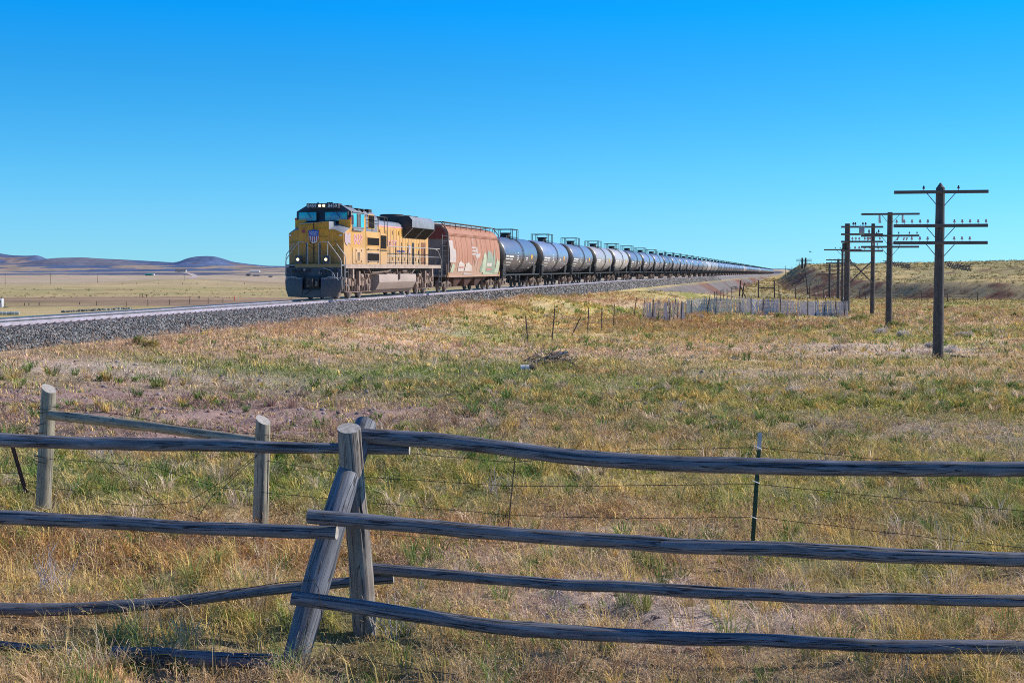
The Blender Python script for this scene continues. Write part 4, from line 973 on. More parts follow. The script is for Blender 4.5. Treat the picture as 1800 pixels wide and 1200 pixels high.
def build_tank(low=False, shell=TB):
    root = empty('tank_car', (0, 0, 0), ROOTROT)
    n = 40 if not low else 20; r = 1.50; zc = 2.74; x0, x1 = 1.05, 16.75
    def ring(x, rr): return [(x, rr*math.cos(2*math.pi*j/n), zc+rr*math.sin(2*math.pi*j/n)) for j in range(n)]
    hd = [(0, .0), (.03, .35), (.10, .7), (.22, .98), (.40, 1.23), (.62, 1.42), (.80, 1.5)]
    mb = MB()
    rings = [ring(x0+a, max(b, .02)) for a, b in hd]+[ring(x1-a, max(b, .02)) for a, b in hd[::-1]]
    mb.loft(rings)
    sh = mb.build('tank', [shell, END], root, smooth=50)
    for p in sh.data.polygons:
        if p.center.x < x0+.55 or p.center.x > x1-.5: p.material_index = 1
    mb = MB()
    cx = (x0+x1)/2
    for x in (cx,) if low else (cx-.0,):
        mb.disc((x, 0, 4.36), (0, 0, 1), .42, .40, 16); mb.disc((x, 0, 4.60), (0, 0, 1), .48, .10, 16)
    mb.box(cx-.95, cx-.5, -.25, .25, 4.2, 4.42); mb.box(cx+.55, cx+.95, -.2, .2, 4.2, 4.45)
    mb.build('manway', BLACK, root)
    # walkway platform with safety railing round the manway
    mb = MB()
    for sg in (-1, 1): mb.box(cx-1.25, cx+1.25, sg*.62-.2, sg*.62+.2, 4.24, 4.28)
    if not low: mb.build('top_platform', BLACK, root)
    rl = mb if low else MB()
    t = .03 if not low else .05
    for x in (cx-1.25, cx+1.25):
        for y in (-.85, -.72, .85, .72) if not low else (-.85, .85): rl.tube([(x, y, 4.05), (x, y, 4.93)], t, 5)
    rl.tube([(cx-1.25, -.85, 4.93), (cx+1.25, -.85, 4.93), (cx+1.25, .85, 4.93), (cx-1.25, .85, 4.93), (cx-1.25, -.85, 4.93)], t, 5)
    if not low: rl.tube([(cx-1.25, -.85, 4.55), (cx-1.25, -.85, 4.6)], t, 5)
    rl.build('safety_railing', BLACK, root)
    # frame
    mb = MB()
    mb.box(-.15, 17.95, -.2, .2, .72, 1.0)
    for sg in (-1, 1): mb.box(.7, 17.1, sg*1.42-.04, sg*1.42+.04, 1.05, 1.15)
    for a, b in ((.45, 3.1), (14.7, 17.35)): mb.box(a, b, -1.35, 1.35, .98, 1.08)
    for x in (.5, 17.2): mb.box(x, x+.12, -1.45, 1.45, .9, 1.5)
    mb.build('underframe', BLACK, root)
    if not low:
        mb = MB()
        for x in (2.2, 15.6):
            mb.loft([[(x-.5, -1.2, 1.05), (x+.5, -1.2, 1.05), (x+.5, 1.2, 1.05), (x-.5, 1.2, 1.05)], [(x-.7, -1.30, 1.9), (x+.7, -1.30, 1.9), (x+.7, 1.30, 1.9), (x-.7, 1.30, 1.9)]])
        mb.build('saddle', BLACK, root)
        mb = MB()
        for k in range(10):
            x = 1.9+k*1.5
            mb.tube([(x, -1.42, 1.12), (x+.35, -1.05, 1.62)], .02, 4)
        for x in (.62, 17.2):
            mb.tube([(x, -1.48, .6), (x, -1.48, 2.3), (x, -1.0, 2.4)], .025, 5); mb.tube([(x, -1.05, 1.0), (x, -1.05, 2.35)], .02, 5)
            for z in (.7, 1.0, 1.35, 1.7, 2.05): mb.tube([(x, -1.48, z), (x, -1.05, z)], .015, 4)
        mb.build('grab_rail', BLACK, root)
        # ladder following the shell up to the platform
        mb = MB()
        for dx in (-.22, .22): mb.tube([(cx+.2+dx, -1.56*math.cos(t_), zc+1.56*math.sin(t_)) for t_ in np.linspace(R(-50), R(62), 12)], .022, 4)
        for t_ in np.linspace(R(-48), R(58), 13): mb.tube([(cx-.02, -1.56*math.cos(t_), zc+1.56*math.sin(t_)), (cx+.42, -1.56*math.cos(t_), zc+1.56*math.sin(t_))], .016, 4)
        mb.build('ladder', BLACK, root)
        def strip(name, items, m):
            mb = MB()
            for (xa, xb, za, zb) in items:
                k = 5; pts = []
                for z in np.linspace(za, zb, k):
                    y = -math.sqrt(max(.01, 1.512**2-(z-zc)**2)); pts += [(xa, y, z), (xb, y, z)]
                mb.add(pts, [(2*i, 2*i+1, 2*i+3, 2*i+2) for i in range(k-1)])
            return mb.build(name, m, root, smooth=60)
        rd = random.Random(4)
        marks = [(1.9, 3.1, 2.55, 2.66), (3.3, 5.0, 2.52, 2.64), (1.9, 3.4, 2.34, 2.42), (3.7, 4.8, 2.32, 2.40), (2.4, 4.4, 2.06, 2.13), (2.0, 2.8, 1.88, 1.93), (3.0, 4.5, 1.84, 1.90), (6.6, 7.1, 2.3, 2.36), (6.6, 7.2, 2.42, 2.5), (6.6, 7.0, 2.6, 2.7), (6.7, 7.1, 2.9, 2.96), (10.6, 11.4, 2.45, 2.55), (10.6, 11.3, 2.3, 2.36), (12.3, 12.8, 2.1, 2.15)]
        marks += [(x, x+rd.uniform(.1, .4), z, z+rd.uniform(.03, .10)) for x, z in [(rd.uniform(5.5, 16), rd.uniform(1.45, 2.2)) for _ in range(12)]]
        strip('stencil_marks', marks, WHITE)
        strip('placard', [(12.9, 13.5, 2.45, 2.8)], YEL)
        strip('rust_streaks', [(x, x+.07, 2.3, 2.85) for x in (1.75, 5.2, 8.1, 11.9, 14.6)], LINE)
    if low:
        mb = MB()
        for xc in (2.0, 15.8):
            for dx in (-.88, .88):
                mb.disc((xc+dx, -.75, .46), (0, 1, 0), .46, .12, 12); mb.disc((xc+dx, .75, .46), (0, 1, 0), .46, .12, 12)
            mb.box(xc-1.15, xc+1.15, -1.12, -.98, .36, .75); mb.box(xc-.2, xc+.2, -1.2, 1.0, .5, .92)
        mb.build('trucks', GRIME, root)
    else:
        freight_truck(2.0, root); freight_truck(15.8, root)
        mb = MB(); mb.tube([(7.5, -.6, .8), (9.5, -.6, .8)], .16, 8); mb.box(8.2, 8.7, -1.0, -.3, .6, 1.0); mb.box(10.2, 10.35, -.95, -.2, .42, 1.05); mb.build('brake_rigging', BLACK, root)
    return root
ORD = 'first second third fourth fifth sixth seventh eighth ninth tenth eleventh twelfth thirteenth fourteenth fifteenth sixteenth seventeenth eighteenth nineteenth twentieth'.split()
protos = {}
sT = sH+18.9
NCAR = 78; NFULL = 12
GREYS = {3, 4, 14, 15, 16, 17, 30, 31, 45, 46}
for i in range(NCAR):
    low = i >= NFULL; grey = i in GREYS; key = (low, grey); s = sT+i*17.85
    if key not in protos:
        protos[key] = build_tank(low, TG if grey else TB); c = protos[key]
    else:
        c = copy_tree(protos[key])
    c.location = track(s)
    dz = float(railz(s+17)-railz(s))/17
    c.rotation_euler = (0, -math.atan(dz), ROOTROT)
    cn = 'dusty grey' if grey else 'glossy black'
    if i < len(ORD): lab = f'{cn} tank car, {ORD[i]} tank car behind the rusty hopper'
    elif grey: lab = 'dusty grey tank car far down the long train'
    else: lab = 'small distant black tank car far down the long train'
    tag(c, lab, 'tank car', 'tank cars in the long train')

# ------------------------------------------------------------------ logs and fences
W_RAIL = wood_mat('weathered_grey_log', (.25, .255, .29), (.085, .09, .11), (.012, .012, .014), bump=.012)
W_POST = wood_mat('weathered_brown_post', (.40, .34, .29), (.19, .16, .14), (.035, .028, .022), fx=22)
W_TREAT = wood_mat('treated_round_post', (.42, .37, .27), (.30, .26, .19), (.10, .08, .06), fx=16, bump=.002)
W_CUT = mat('sawn_log_end', (.62, .57, .52), .8, 0, (.24, .21, .18), 30, amt=.9, bump=.003)
W_POLE = wood_mat('creosoted_pole', (.13, .105, .095), (.06, .05, .047), (.02, .016, .014), fx=14, fy=.8)
W_GREYP = mat('grey_crossarm_timber', (.17, .14, .125), .85, 0, (.10, .08, .07), 6, stretch=(.3, 3, 3), bump=.003)
def log(name, pts, r0, r1, m, parent, n=44, step=.035, seed=0, knots=6, cut=(None, None), rough=1.0, cap=W_CUT):
    """a round log swept through pts, with knots, long grooves and UVs along the grain; cut = optional plane tilt of the ends"""
    P = np.array([tuple(p) for p in pts], float)
    seg = np.linalg.norm(np.diff(P, axis=0), axis=1); L_ = np.concatenate([[0], np.cumsum(seg)]); T = L_[-1]
    k = max(4, int(T/step)); t = np.linspace(0, T, k)
    # smooth path
    Q = np.stack([np.interp(t, L_, P[:, i]) for i in range(3)], 1)
    if len(P) > 2:
        w = max(3, int(k/len(P)/2)*2+1); pad = np.concatenate([Q[0]+(Q[1]-Q[0])*np.arange(-(w//2), 0)[:, None], Q, Q[-1]+(Q[-1]-Q[-2])*np.arange(1, w//2+1)[:, None]])
        ker = np.hanning(w+2)[1:-1]; ker /= ker.sum(); Q = np.stack([np.convolve(pad[:, i], ker, 'valid') for i in range(3)], 1)
    Q[:, 2] += rough*.019*(fbm(t*1.1+seed*7.3, np.full_like(t, seed), 3, seed+3)-.5)*2*np.sin(np.pi*t/T)
    d = np.gradient(Q, axis=0); d /= np.linalg.norm(d, axis=1, keepdims=True)
    up = np.array([0, 0, 1.0]) if abs(d[0, 2]) < .8 else np.array([0, -1.0, 0])
    u = np.cross(d, up); u /= np.linalg.norm(u, axis=1, keepdims=True); w_ = np.cross(u, d)
    a = np.arange(n+1)/n*2*math.pi
    rad = (r0+(r1-r0)*t/T)*(1+.15*rough*(fbm(t*1.7+seed, np.full_like(t, seed*3.1), 3, seed)-.5)*2)
    Rr = rad[:, None]*np.ones((1, n+1))
    ca, sa = np.cos(a), np.sin(a)
    gr = fbm((ca*3.2+seed*5)[None, :]+0*t[:, None], t[:, None]*.7+(sa*3.2)[None, :], 3, seed+9)-.5
    Rr = Rr*(1+.10*rough*gr)
    rr = random.Random(seed*13+5)
    for _ in range(knots):
        tk = rr.uniform(.05, .95)*T; ak = rr.uniform(0, 6.28); amp = rr.uniform(.04, .14)
        da = np.angle(np.exp(1j*(a-ak)))
        Rr = Rr*(1+amp*rough*np.exp(-((t[:, None]-tk)/(r0*.7))**2-(da[None]/.35)**2))
    dark = np.ones_like(Rr)
    if n >= 28:
        for _ in range(max(2, int(T*1.3))):
            tk = rr.uniform(.05, .95)*T; hl = rr.uniform(.15, .75); ak = rr.uniform(.1, 1.5); dp = rr.uniform(.06, .20)
            wob = ak+.22*(fbm(t*2.1+_*5, np.full_like(t, seed+_), 3, seed+31)-.5)
            da = np.angle(np.exp(1j*(a[None]-wob[:, None]))); f = np.exp(-(da/.075)**2)*np.clip(1.3*(1-np.abs(t-tk)/hl), 0, 1)[:, None]
            Rr = Rr*(1-dp*f); dark = dark*(1-.85*np.clip(f*1.2, 0, 1))  # groove shade painted in through the darkening attribute
        for _ in range(int(T*3.5)):
            tk = rr.uniform(0, T); ak = rr.uniform(-.6, 2.2); da = np.angle(np.exp(1j*(a[None]-ak))); f = np.exp(-((t[:, None]-tk)/.022)**2-(da/.22)**2); Rr = Rr*(1+.05*f); dark = dark*(1-.7*f)
    V = Q[:, None]+u[:, None]*(ca[None, :]*Rr)[..., None]+w_[:, None]*(sa[None, :]*Rr)[..., None]
    for e, c_ in ((0, cut[0]), (-1, cut[1])):
        if c_ is not None:
            off = V[e]-Q[e]; V[e] = V[e]+d[e]*(off@np.array(c_))[:, None]
    me = bpy.data.meshes.new(name); vs = V.reshape(-1, 3).tolist(); m_ = n+1; k = len(t)
    fs = [(i*m_+j, (i)*m_+j+1, (i+1)*m_+j+1, (i+1)*m_+j) for i in range(k-1) for j in range(n)]
    nf = len(fs)
    c0 = len(vs); vs.append(V[0][:n].mean(0).tolist()); vs.append(V[-1][:n].mean(0).tolist())
    fs += [(c0, j+1, j) for j in range(n)]+[(c0+1, (k-1)*m_+j, (k-1)*m_+j+1) for j in range(n)]
    me.from_pydata(vs, [], fs)
    uvl = me.uv_layers.new(name='UVMap')
    U = (np.arange(m_)/n*2*math.pi*max(r0, .03))[None]+0*t[:, None]+seed*1.37; Vv = t[:, None]+0*U+seed*3.1
    uvv = np.stack([U, Vv], -1).reshape(-1, 2); uvv = np.concatenate([uvv, [[0, 0], [0, 0]]])
    li = np.zeros(len(me.loops), np.int32); me.loops.foreach_get('vertex_index', li)
    uvl.data.foreach_set('uv', uvv[li].astype(np.float32).ravel())
    ca_ = me.attributes.new('Crk', 'FLOAT', 'POINT'); ca_.data.foreach_set('value', np.concatenate([dark.ravel(), [1, 1]]).astype(np.float32))
    me.materials.append(m); me.materials.append(cap)
    mi = np.zeros(len(fs), np.int32); mi[nf:] = 1; me.polygons.foreach_set('material_index', mi)
    me.shade_smooth(); me.set_sharp_from_angle(angle=R(50)); me.update()
    return link(name, me, parent)
def PX(px, py, Y): return at(px, py, Y)

def rail_fence():
    root = empty('log_rail_fence', (PX(637, 1100, 9.45).x, 9.45, hz(PX(637, 1100, 9.45).x, 9.45)), label='weathered grey split-log rail fence across the foreground', cat='fence')
    o = Vector(root.location)
    def lg(name, pts, r0, r1, m, seed, **k):
        ob = log(name, [Vector(p)-o for p in pts], r0, r1, m, root, seed=seed, **k); return ob
    YP = 9.45
    lg('post', [PX(642, 1125, YP), PX(632, 960, YP), PX(618, 820, YP), PX(613, 752, YP)], .082, .080, W_POST, 1, knots=5, n=52, cut=(None, (-.08, .34, 0)))['label'] = 'upright brown log post with a flat sawn top'
    lg('brace', [PX(516, 1172, 8.75), PX(600, 870, 9.30), PX(643, 745, 9.80)], .083, .078, W_RAIL, 2, knots=6, n=52)['label'] = 'leaning log propped through the upright post'
    # left bay rails
    lg('rail', [PX(-120, 768, 10.0), PX(0, 772, 9.9), PX(300, 783, 9.75), PX(590, 788, 9.66), PX(720, 790, 9.62)], .050, .036, W_RAIL, 3, knots=9)['label'] = 'top left rail passing behind the upright post'
    lg('rail', [PX(-120, 904, 9.4), PX(0, 909, 9.3), PX(300, 925, 9.1), PX(500, 933, 9.0), PX(592, 936, 8.94)], .046, .044, W_RAIL, 4, knots=8)['label'] = 'second left rail ending on the leaning log'
    lg('rail', [PX(-120, 1060, 9.5), PX(0, 1071, 9.55), PX(100, 1071, 9.6), PX(300, 1057, 9.62), PX(480, 1036, 9.64), PX(600, 1024, 9.64), PX(692, 1016, 9.64)], .045, .036, W_RAIL, 5, knots=7)['label'] = 'bowed third left rail rising behind the post'
    lg('rail', [PX(200, 1150, 8.75), PX(330, 1158, 8.62), PX(524, 1165, 8.5)], .052, .046, W_RAIL, 6, knots=5)['label'] = 'lowest left rail half buried in grass'
    lg('rail', [PX(-120, 1125, 8.9), PX(0, 1131, 8.85), PX(60, 1138, 8.8), PX(125, 1143, 8.75)], .03, .028, W_RAIL, 16, knots=5)['label'] = 'broken rail lying in the grass at the far left'
    # right bay rails
    lg('rail', [PX(630, 765, 9.66), PX(800, 777, 9.5), PX(1000, 802, 9.35), PX(1200, 817, 9.2), PX(1400, 822, 9.1), PX(1600, 824, 9.0), PX(1930, 825, 8.9)], .054, .046, W_RAIL, 7, knots=14)['label'] = 'top right rail running to the right edge'
    lg('rail', [PX(541, 907, 8.92), PX(800, 930, 8.86), PX(1000, 948, 8.8), PX(1200, 962, 8.75), PX(1400, 967, 8.7), PX(1600, 979, 8.65), PX(1930, 986, 8.6)], .047, .043, W_RAIL, 8, knots=14)['label'] = 'second right rail with its sawn end on the leaning log'
    lg('rail', [PX(640, 998, 9.64), PX(800, 1012, 9.5), PX(1000, 1027, 9.35), PX(1200, 1040, 9.2), PX(1400, 1049, 9.1), PX(1600, 1054, 9.0), PX(1930, 1057, 8.9)], .041, .038, W_RAIL, 9, knots=12)['label'] = 'thin third right rail starting behind the post'
    lg('rail', [PX(513, 1050, 8.72), PX(700, 1075, 8.7), PX(900, 1104, 8.66), PX(1100, 1115, 8.62), PX(1300, 1122, 8.6), PX(1500, 1132, 8.55), PX(1930, 1140, 8.5)], .045, .041, W_RAIL, 10, knots=14)['label'] = 'cracked lowest right rail ending past the leaning log'
    wm = mat('rusty_fence_wire', (.09, .06, .05), .7, .3, (.05, .04, .04), 12)
    mb = MB()
    mb.tube([PX(0, 1085, 9.5)-o, PX(90, 1081, 9.45)-o, PX(190, 1078, 9.4)-o, PX(300, 1065, 9.45)-o, PX(420, 1035, 9.35)-o, PX(500, 1022, 9.1)-o, PX(552, 1019, 8.85)-o, PX(560, 1035, 8.62)-o, PX(566, 1085, 8.62)-o, PX(573, 1120, 8.7)-o, PX(600, 1150, 8.6)-o, PX(690, 1170, 8.4)-o, PX(800, 1185, 8.2)-o], .0028, 5)
    mb.build('loose_wire', wm, root)
    mb = MB()
    for px, py, Y in ((570, 905, 8.9), (580, 918, 8.88), (592, 922, 8.86), (572, 1062, 8.64), (545, 935, 8.92), (625, 785, 9.5), (655, 772, 9.6)):
        p = PX(px, py, Y-.06)-o; mb.tube([p, p+Vector((0, -.02, 0))], .006, 6)
    pieces(mb, 'nail', BLACK, root)
rail_fence()

WIRE = mat('barbed_wire_steel', (.07, .055, .05), .7, .4, (.04, .035, .03), 12)
def barb_wire(pts, root, o, r=.0024, barbs=True, sag=0.0, seed=0):
    rd = random.Random(seed); P = [Vector(p)-o for p in pts]
    mb = MB(); out = []
    for i in range(len(P)-1):
        a, b = P[i], P[i+1]; n = max(2, int((b-a).length/.12))
        for k in range(n+(1 if i == len(P)-2 else 0)):
            t = k/n; q = a.lerp(b, t); q.z -= sag*4*t*(1-t)
            q = q+Vector((rd.uniform(-1, 1), rd.uniform(-1, 1), rd.uniform(-1, 1)))*.003
            out.append(q)
    mb.tube(out, r, 4)
    if barbs:
        for q in out[::1]:
            for _ in range(2):
                v = Vector((rd.uniform(-1, 1), rd.uniform(-1, 1), rd.uniform(-1, 1))).normalized()*.014
                mb.tube([q-v, q+v], r*.6, 3)
    return mb.build('wire', WIRE, root, smooth=0)
def wire_fence():
    YL, YR = 14.6, 12.9
    root = empty('barbed_wire_fence', (PX(460, 925, YR).x, YR, hz(PX(460, 925, YR).x, YR)), label='old barbed wire fence with pale round posts and a green steel post', cat='fence')
    o = Vector(root.location)
    def lg(name, pts, r0, r1, m, seed, **k): return log(name, [Vector(p)-o for p in pts], r0, r1, m, root, seed=seed, **k)
    lg('post', [PX(76, 892, YL), PX(86, 683, YL)], .080, .073, W_TREAT, 21, rough=.25, cut=(None, (-.45, .38, 0)), knots=2)['label'] = 'left round post with slanted cut top'
    lg('post', [PX(457, 945, YR), PX(462.5, 738, YR)], .072, .068, W_TREAT, 22, rough=.25, cut=(None, (-.45, .38, 0)), knots=2)['label'] = 'right round post with slanted cut top'
    lg('brace_rail', [PX(88, 729, YL-.1), PX(270, 750, 13.8), PX(452, 776, YR+.05)], .052, .044, W_TREAT, 23, rough=.4, knots=3)
    # green steel T-post
    GRN = mat('green_tpost_paint', (.03, .09, .05), .5, .2, (.02, .05, .03), 20); TIP = mat('bare_post_tip', (.55, .58, .62), .4, .5)
    YT = 11.9
    def tpost(px0, py0, px1, py1, Y, name='steel_post', m=GRN, tip=True, w=.018, lab=None):
        a, b = PX(px0, py0, Y)-o, PX(px1, py1, Y)-o; ax = (a-b); Ln = ax.length; ax.normalize()
        x = Vector((1, 0, 0)); x = (x-ax*x.dot(ax)).normalized(); y = ax.cross(x)
        mb = MB()
        def bar(cx, cy, wx, wy, l0, l1):
            vs = [b+ax*l+x*(cx+sx*wx)+y*(cy+sy*wy) for l in (l0, l1) for sy in (-1, 1) for sx in (-1, 1)]
            mb.add(vs, [(0,2,3,1),(4,5,7,6),(0,1,5,4),(2,6,7,3),(0,4,6,2),(1,3,7,5)])
        bar(0, 0, w, .002, 0, Ln*.88); bar(0, .014, .002, .014, 0, Ln*.88)
        for k in range(int(Ln*.85/.055)): bar(0, -.005, .008, .004, .05+k*.055, .07+k*.055)
        ob = mb.build(name, m, root, smooth=0)
        if lab: ob['label'] = lab
        if tip:
            mb = MB(); bar(0, 0, w, .0022, Ln*.882, Ln); bar(0, .014, .0022, .014, Ln*.882, Ln); mb.build('tip', TIP, ob, smooth=0)
    tpost(1336, 760, 1319, 1012, YT, lab='green steel post with a silver tip')
    mb = MB()
    for z_ in (786, 846, 908, 996):
        c = PX(1334-(z_-760)*.067, z_, YT)-o; mb.tube([c+Vector((-.03, -.02, .012)), c+Vector((0, -.03, 0)), c+Vector((.03, -.02, -.012))], .004, 4)
    pieces(mb, 'wire_clip', WHITE, root)
    # leaning rusty angle post at far left
    RUSTM = mat('rusty_steel', (.13, .06, .045), .8, .2, (.07, .035, .03), 9)
    tpost(12, 750, 46, 866, 14.9, 'leaning_post', RUSTM, False, .022, 'rusty steel post leaning right at the far left')
    # wires: left bay
    W = lambda *a, **k: barb_wire(*a, root, o, **k)
    W([PX(-60, 800, 15), PX(30, 760, 14.8), PX(68, 716, 14.55)], seed=1)
    W([PX(-60, 830, 15), PX(50, 832, 14.8), PX(62, 800, 14.6)], seed=2)
    W([PX(-60, 858, 15), PX(20, 852, 14.8), PX(68, 845, 14.55)], seed=31)
    W([PX(88, 714, 14.5), PX(200, 727, 14.1), PX(330, 750, 13.4), PX(455, 763, 12.85), PX(600, 782, 12.7)], seed=3)
    W([PX(88, 806, 14.5), PX(180, 812, 14.1), PX(270, 821, 13.8), PX(380, 855, 13.2), PX(452, 864, 12.85), PX(620, 880, 12.6), PX(895, 905, 12.4), PX(1100, 911, 12.1), PX(1326, 908, 11.9)], seed=4)
    W([PX(92, 858, 14.5), PX(130, 862, 14.2), PX(190, 884, 13.8), PX(240, 889, 13.6), PX(330, 882, 13.2), PX(400, 840, 12.9), PX(455, 796, 12.84)], seed=5)
    W([PX(150, 790, 14.2), PX(185, 812, 14.1), PX(240, 852, 13.8), PX(290, 890, 13.6), PX(350, 912, 13.3), PX(380, 922, 13.1)], seed=6)
    W([PX(455, 798, 12.84), PX(400, 850, 12.9), PX(375, 870, 13.1), PX(345, 912, 13.2)], seed=7)
    W([PX(345, 918, 13.2), PX(450, 922, 12.9), PX(620, 935, 12.6), PX(895, 955, 12.4)], seed=8, r=.0018)
    # right bay
    W([PX(470, 768, 12.8), PX(640, 790, 12.6), PX(900, 812, 12.4), PX(1130, 790, 12.1), PX(1332, 786, 11.9), PX(1450, 798, 11.8), PX(1600, 812, 11.6), PX(1860, 830, 11.3)], seed=9)
    W([PX(470, 810, 12.8), PX(640, 838, 12.6), PX(900, 854, 12.4), PX(1130, 853, 12.1), PX(1329, 850, 11.9), PX(1500, 868, 11.7), PX(1800, 898, 11.4), PX(1900, 905, 11.3)], seed=10)
    W([PX(1326, 908, 11.9), PX(1500, 928, 11.7), PX(1700, 952, 11.5), PX(1900, 972, 11.3)], seed=11)
    W([PX(640, 1030, 12.2), PX(895, 1010, 12.2), PX(1320, 998, 11.9), PX(1600, 1035, 11.6), PX(1900, 1038, 11.4)], seed=12, r=.0018)
    # twisted wire stay
    mb = MB(); mb.tube([PX(905, 808, 12.35)-o, PX(900, 860, 12.33)-o, PX(893, 932, 12.3)-o], .005, 5); mb.build('wire_stay', WIRE, root)
    # wrap of wire round the left post
    for k, (px, py, Y, rr) in enumerate(((82, 715, YL, .084), (81, 722, YL, .084), (78, 745, YL, .085), (76, 762, YL, .086), (75, 803, YL, .087), (75, 809, YL, .088))):
        c = PX(px, py, Y)-o; mb = MB(); mb.tube([c+Vector((rr*math.cos(t), rr*math.sin(t), .02*math.sin(t+k))) for t in np.linspace(0, 6.0, 16)], .0035, 4); mb.build('wire_wrap', WIRE, root)
wire_fence()

# ------------------------------------------------------------------ telegraph poles
INSB = mat('brown_glass_insulator', (.09, .03, .02), .2, 0, (.06, .02, .015), 5, coat=.6)
INSW = mat('pale_glass_insulator', (.62, .48, .44), .25, 0, (.5, .36, .32), 5, coat=.6)
IRON = mat('galvanised_brace', (.14, .13, .13), .6, .4, (.09, .08, .08), 6)
BOXM = mat('grey_equipment_box', (.34, .38, .40), .5, .2, (.26, .28, .30), 4)
def insulator(parent, p, m, s=1.0, hang=False):
    mb = MB(); g = -1 if hang else 1
    mb.tube([p, p+Vector((0, 0, .09*s*g))], .012*s, 6)
    mb.tube([p+Vector((0, 0, .06*s*g)), p+Vector((0, 0, .10*s*g))], .045*s, 10, True, .055*s); mb.tube([p+Vector((0, 0, .10*s*g)), p+Vector((0, 0, .155*s*g)), p+Vector((0, 0, .18*s*g))], .040*s, 10, True, .026*s)
    return mb.build('insulator', m, parent)
def pole(px, ptop, Y, pbase, rad, arms, label, lean=0.0, half=1.52, angle=None, group='old telegraph poles', point=True, ins=True, thin=.0, m=W_POLE):
    """arms: list of (photo y, list of insulator offsets, material, side length scale)"""
    b = at(px, pbase, Y); g = hz(b.x, Y); top = at(px, ptop, Y)
    root = empty('telegraph_pole', (b.x, Y, g), (math.atan2(-TX, TY)) if angle is None else angle, label, 'utility pole', group)
    Ht = top.z-g
    pts = [Vector((0, 0, -.25)), Vector((lean*.3, 0, Ht*.4)), Vector((lean, 0, Ht))]
    o = log('shaft', pts, rad*1.12, rad*.88, m, root, n=18, step=.25, seed=int(px), knots=4, rough=.3, cap=W_GREYP)
    if point:
        mb = MB(); mb.tube([(lean, 0, Ht-.02), (lean, 0, Ht+rad*1.0)], rad*.88, 14, True, .02); mb.build('pointed_cap', W_GREYP, root)
    for (py, il, im, sc) in arms:
        z = at(px, py, Y).z-g; h = half*sc
        mb = MB(); a = .052+thin; off = -(rad+.05); x_ = lean*z/Ht
        mb.box(-h+x_, h+x_, off-a, off+a, z-a*1.05, z+a*1.05); arm = mb.build('crossarm', W_GREYP, root, bevel=.008)
        mb = MB()
        for sg in (-1, 1): mb.tube([(x_+sg*h*.30, off-a-.01, z-a), (x_+sg*rad*.7, off+.02, z-h*.30)], .014+thin*.4, 5)
        mb.build('brace', IRON, root)
        if ins:
            for q in il: insulator(arm, Vector((x_+q, off, z+a)), im, .88+thin*6, False)
    return root, Ht
sp = [-1.42, -1.17, -.92, -.66, -.41, .45, .70, .95, 1.21, 1.46]
pole(1648.5, 330, 48, 629, .165, [(338, [-.56, .56], INSB, 1), (397, sp, INSW, 1), (427, [-.92, -.66, -.41, .45, .70, .95], INSW, 1)], 'nearest and tallest telegraph pole with three crossarms and a pointed top')
r2, _ = pole(1562, 373, 77, 573, .16, [(376.5, [], INSB, 1), (414.5, [-1.1, -.7, .45, 1.0, 1.4], INSB, 1), (434, [-.9, -.66, .5], INSW, 1)], 'brown telegraph pole second from the right with three crossarms', point=False)
mb = MB()
for x in (-.56, .64): mb.tube([(x, -.21, 6.02), (x, -.21, 5.75), (x+.02, -.21, 5.55)], .05, 8, True, .07)
for x in (.62, .95, 1.1, -.9): mb.tube([(x-.2, -.21, 4.78), (x-.25, -.21, 4.62)], .04, 8)
pieces(mb, 'hanging_insulator', INSW, r2)
# two-pole structure with cross bracing
def hframe():
    Y = 104; a = at(1488, 557, Y); b = at(1533, 555, Y); g = hz(a.x, Y)
    root = empty('two_pole_structure', (a.x, Y, g), 0, 'two-pole telegraph structure with X bracing, four crossarms and a grey box', 'utility pole')
    w = b.x-a.x; top = at(1488, 393, Y).z-g; gb = hz(b.x, Y)-g
    log('shaft', [(0, 0, -.3), (0, 0, top)], .235, .19, W_POLE, root, n=18, step=.3, seed=41, knots=3, rough=.3, cap=W_GREYP)
    log('shaft', [(w, 0, gb-.3), (w, 0, top)], .16, .14, W_POLE, root, n=18, step=.3, seed=42, knots=3, rough=.3, cap=W_GREYP)
    for py, il in ((399, (.35, .5, 1.05, 1.25)), (412, (1.1, 1.5, 2.2)), (425, (.3, .55, .8, 1.2, 1.4, 1.6, 2.3)), (441, (.5, .8, 1.2, 1.6, 2.2))):
        z = at(1488, py, Y).z-g; mb = MB(); mb.box(-.52, 2.52, -.33, -.20, z-.07, z+.07); arm = mb.build('crossarm', W_GREYP, root, bevel=.01)
        for q in il: insulator(arm, Vector((q, -.265, z+.07)), INSW if py > 420 else INSB, 1.5)
    za, zb = at(1488, 458, Y).z-g, at(1488, 496, Y).z-g
    for p, q in (((.15, za), (w-.1, zb)), ((.15, zb), (w-.1, za))):
        mb = MB(); d = .0 if p[1] > q[1] else .08; mb.tube([(p[0], -.22-d, p[1]), (q[0], -.22-d, q[1])], .05, 6); mb.build('cross_brace', W_GREYP, root)
    z = at(1511, 406, Y).z-g
    mb = MB(); mb.box(.75, 1.10, -.58, -.34, z-.30, z+.26); mb.box(.71, 1.14, -.60, -.32, z+.26, z+.31); mb.tube([(.82, -.45, z+.3), (.82, -.45, z+.42)], .03, 6); mb.tube([(1.02, -.45, z+.3), (1.02, -.45, z+.42)], .03, 6); mb.box(.9, .95, -.35, -.2, z-.1, z+.1)
    mb.build('equipment_box', BOXM, root, bevel=.02)
    z = at(1484, 433, Y).z-g
    mb = MB(); mb.tube([(-.28, -.1, z-.2), (-.28, -.1, z+.25)], .12, 12); mb.build('transformer', BLACK, root)
hframe()
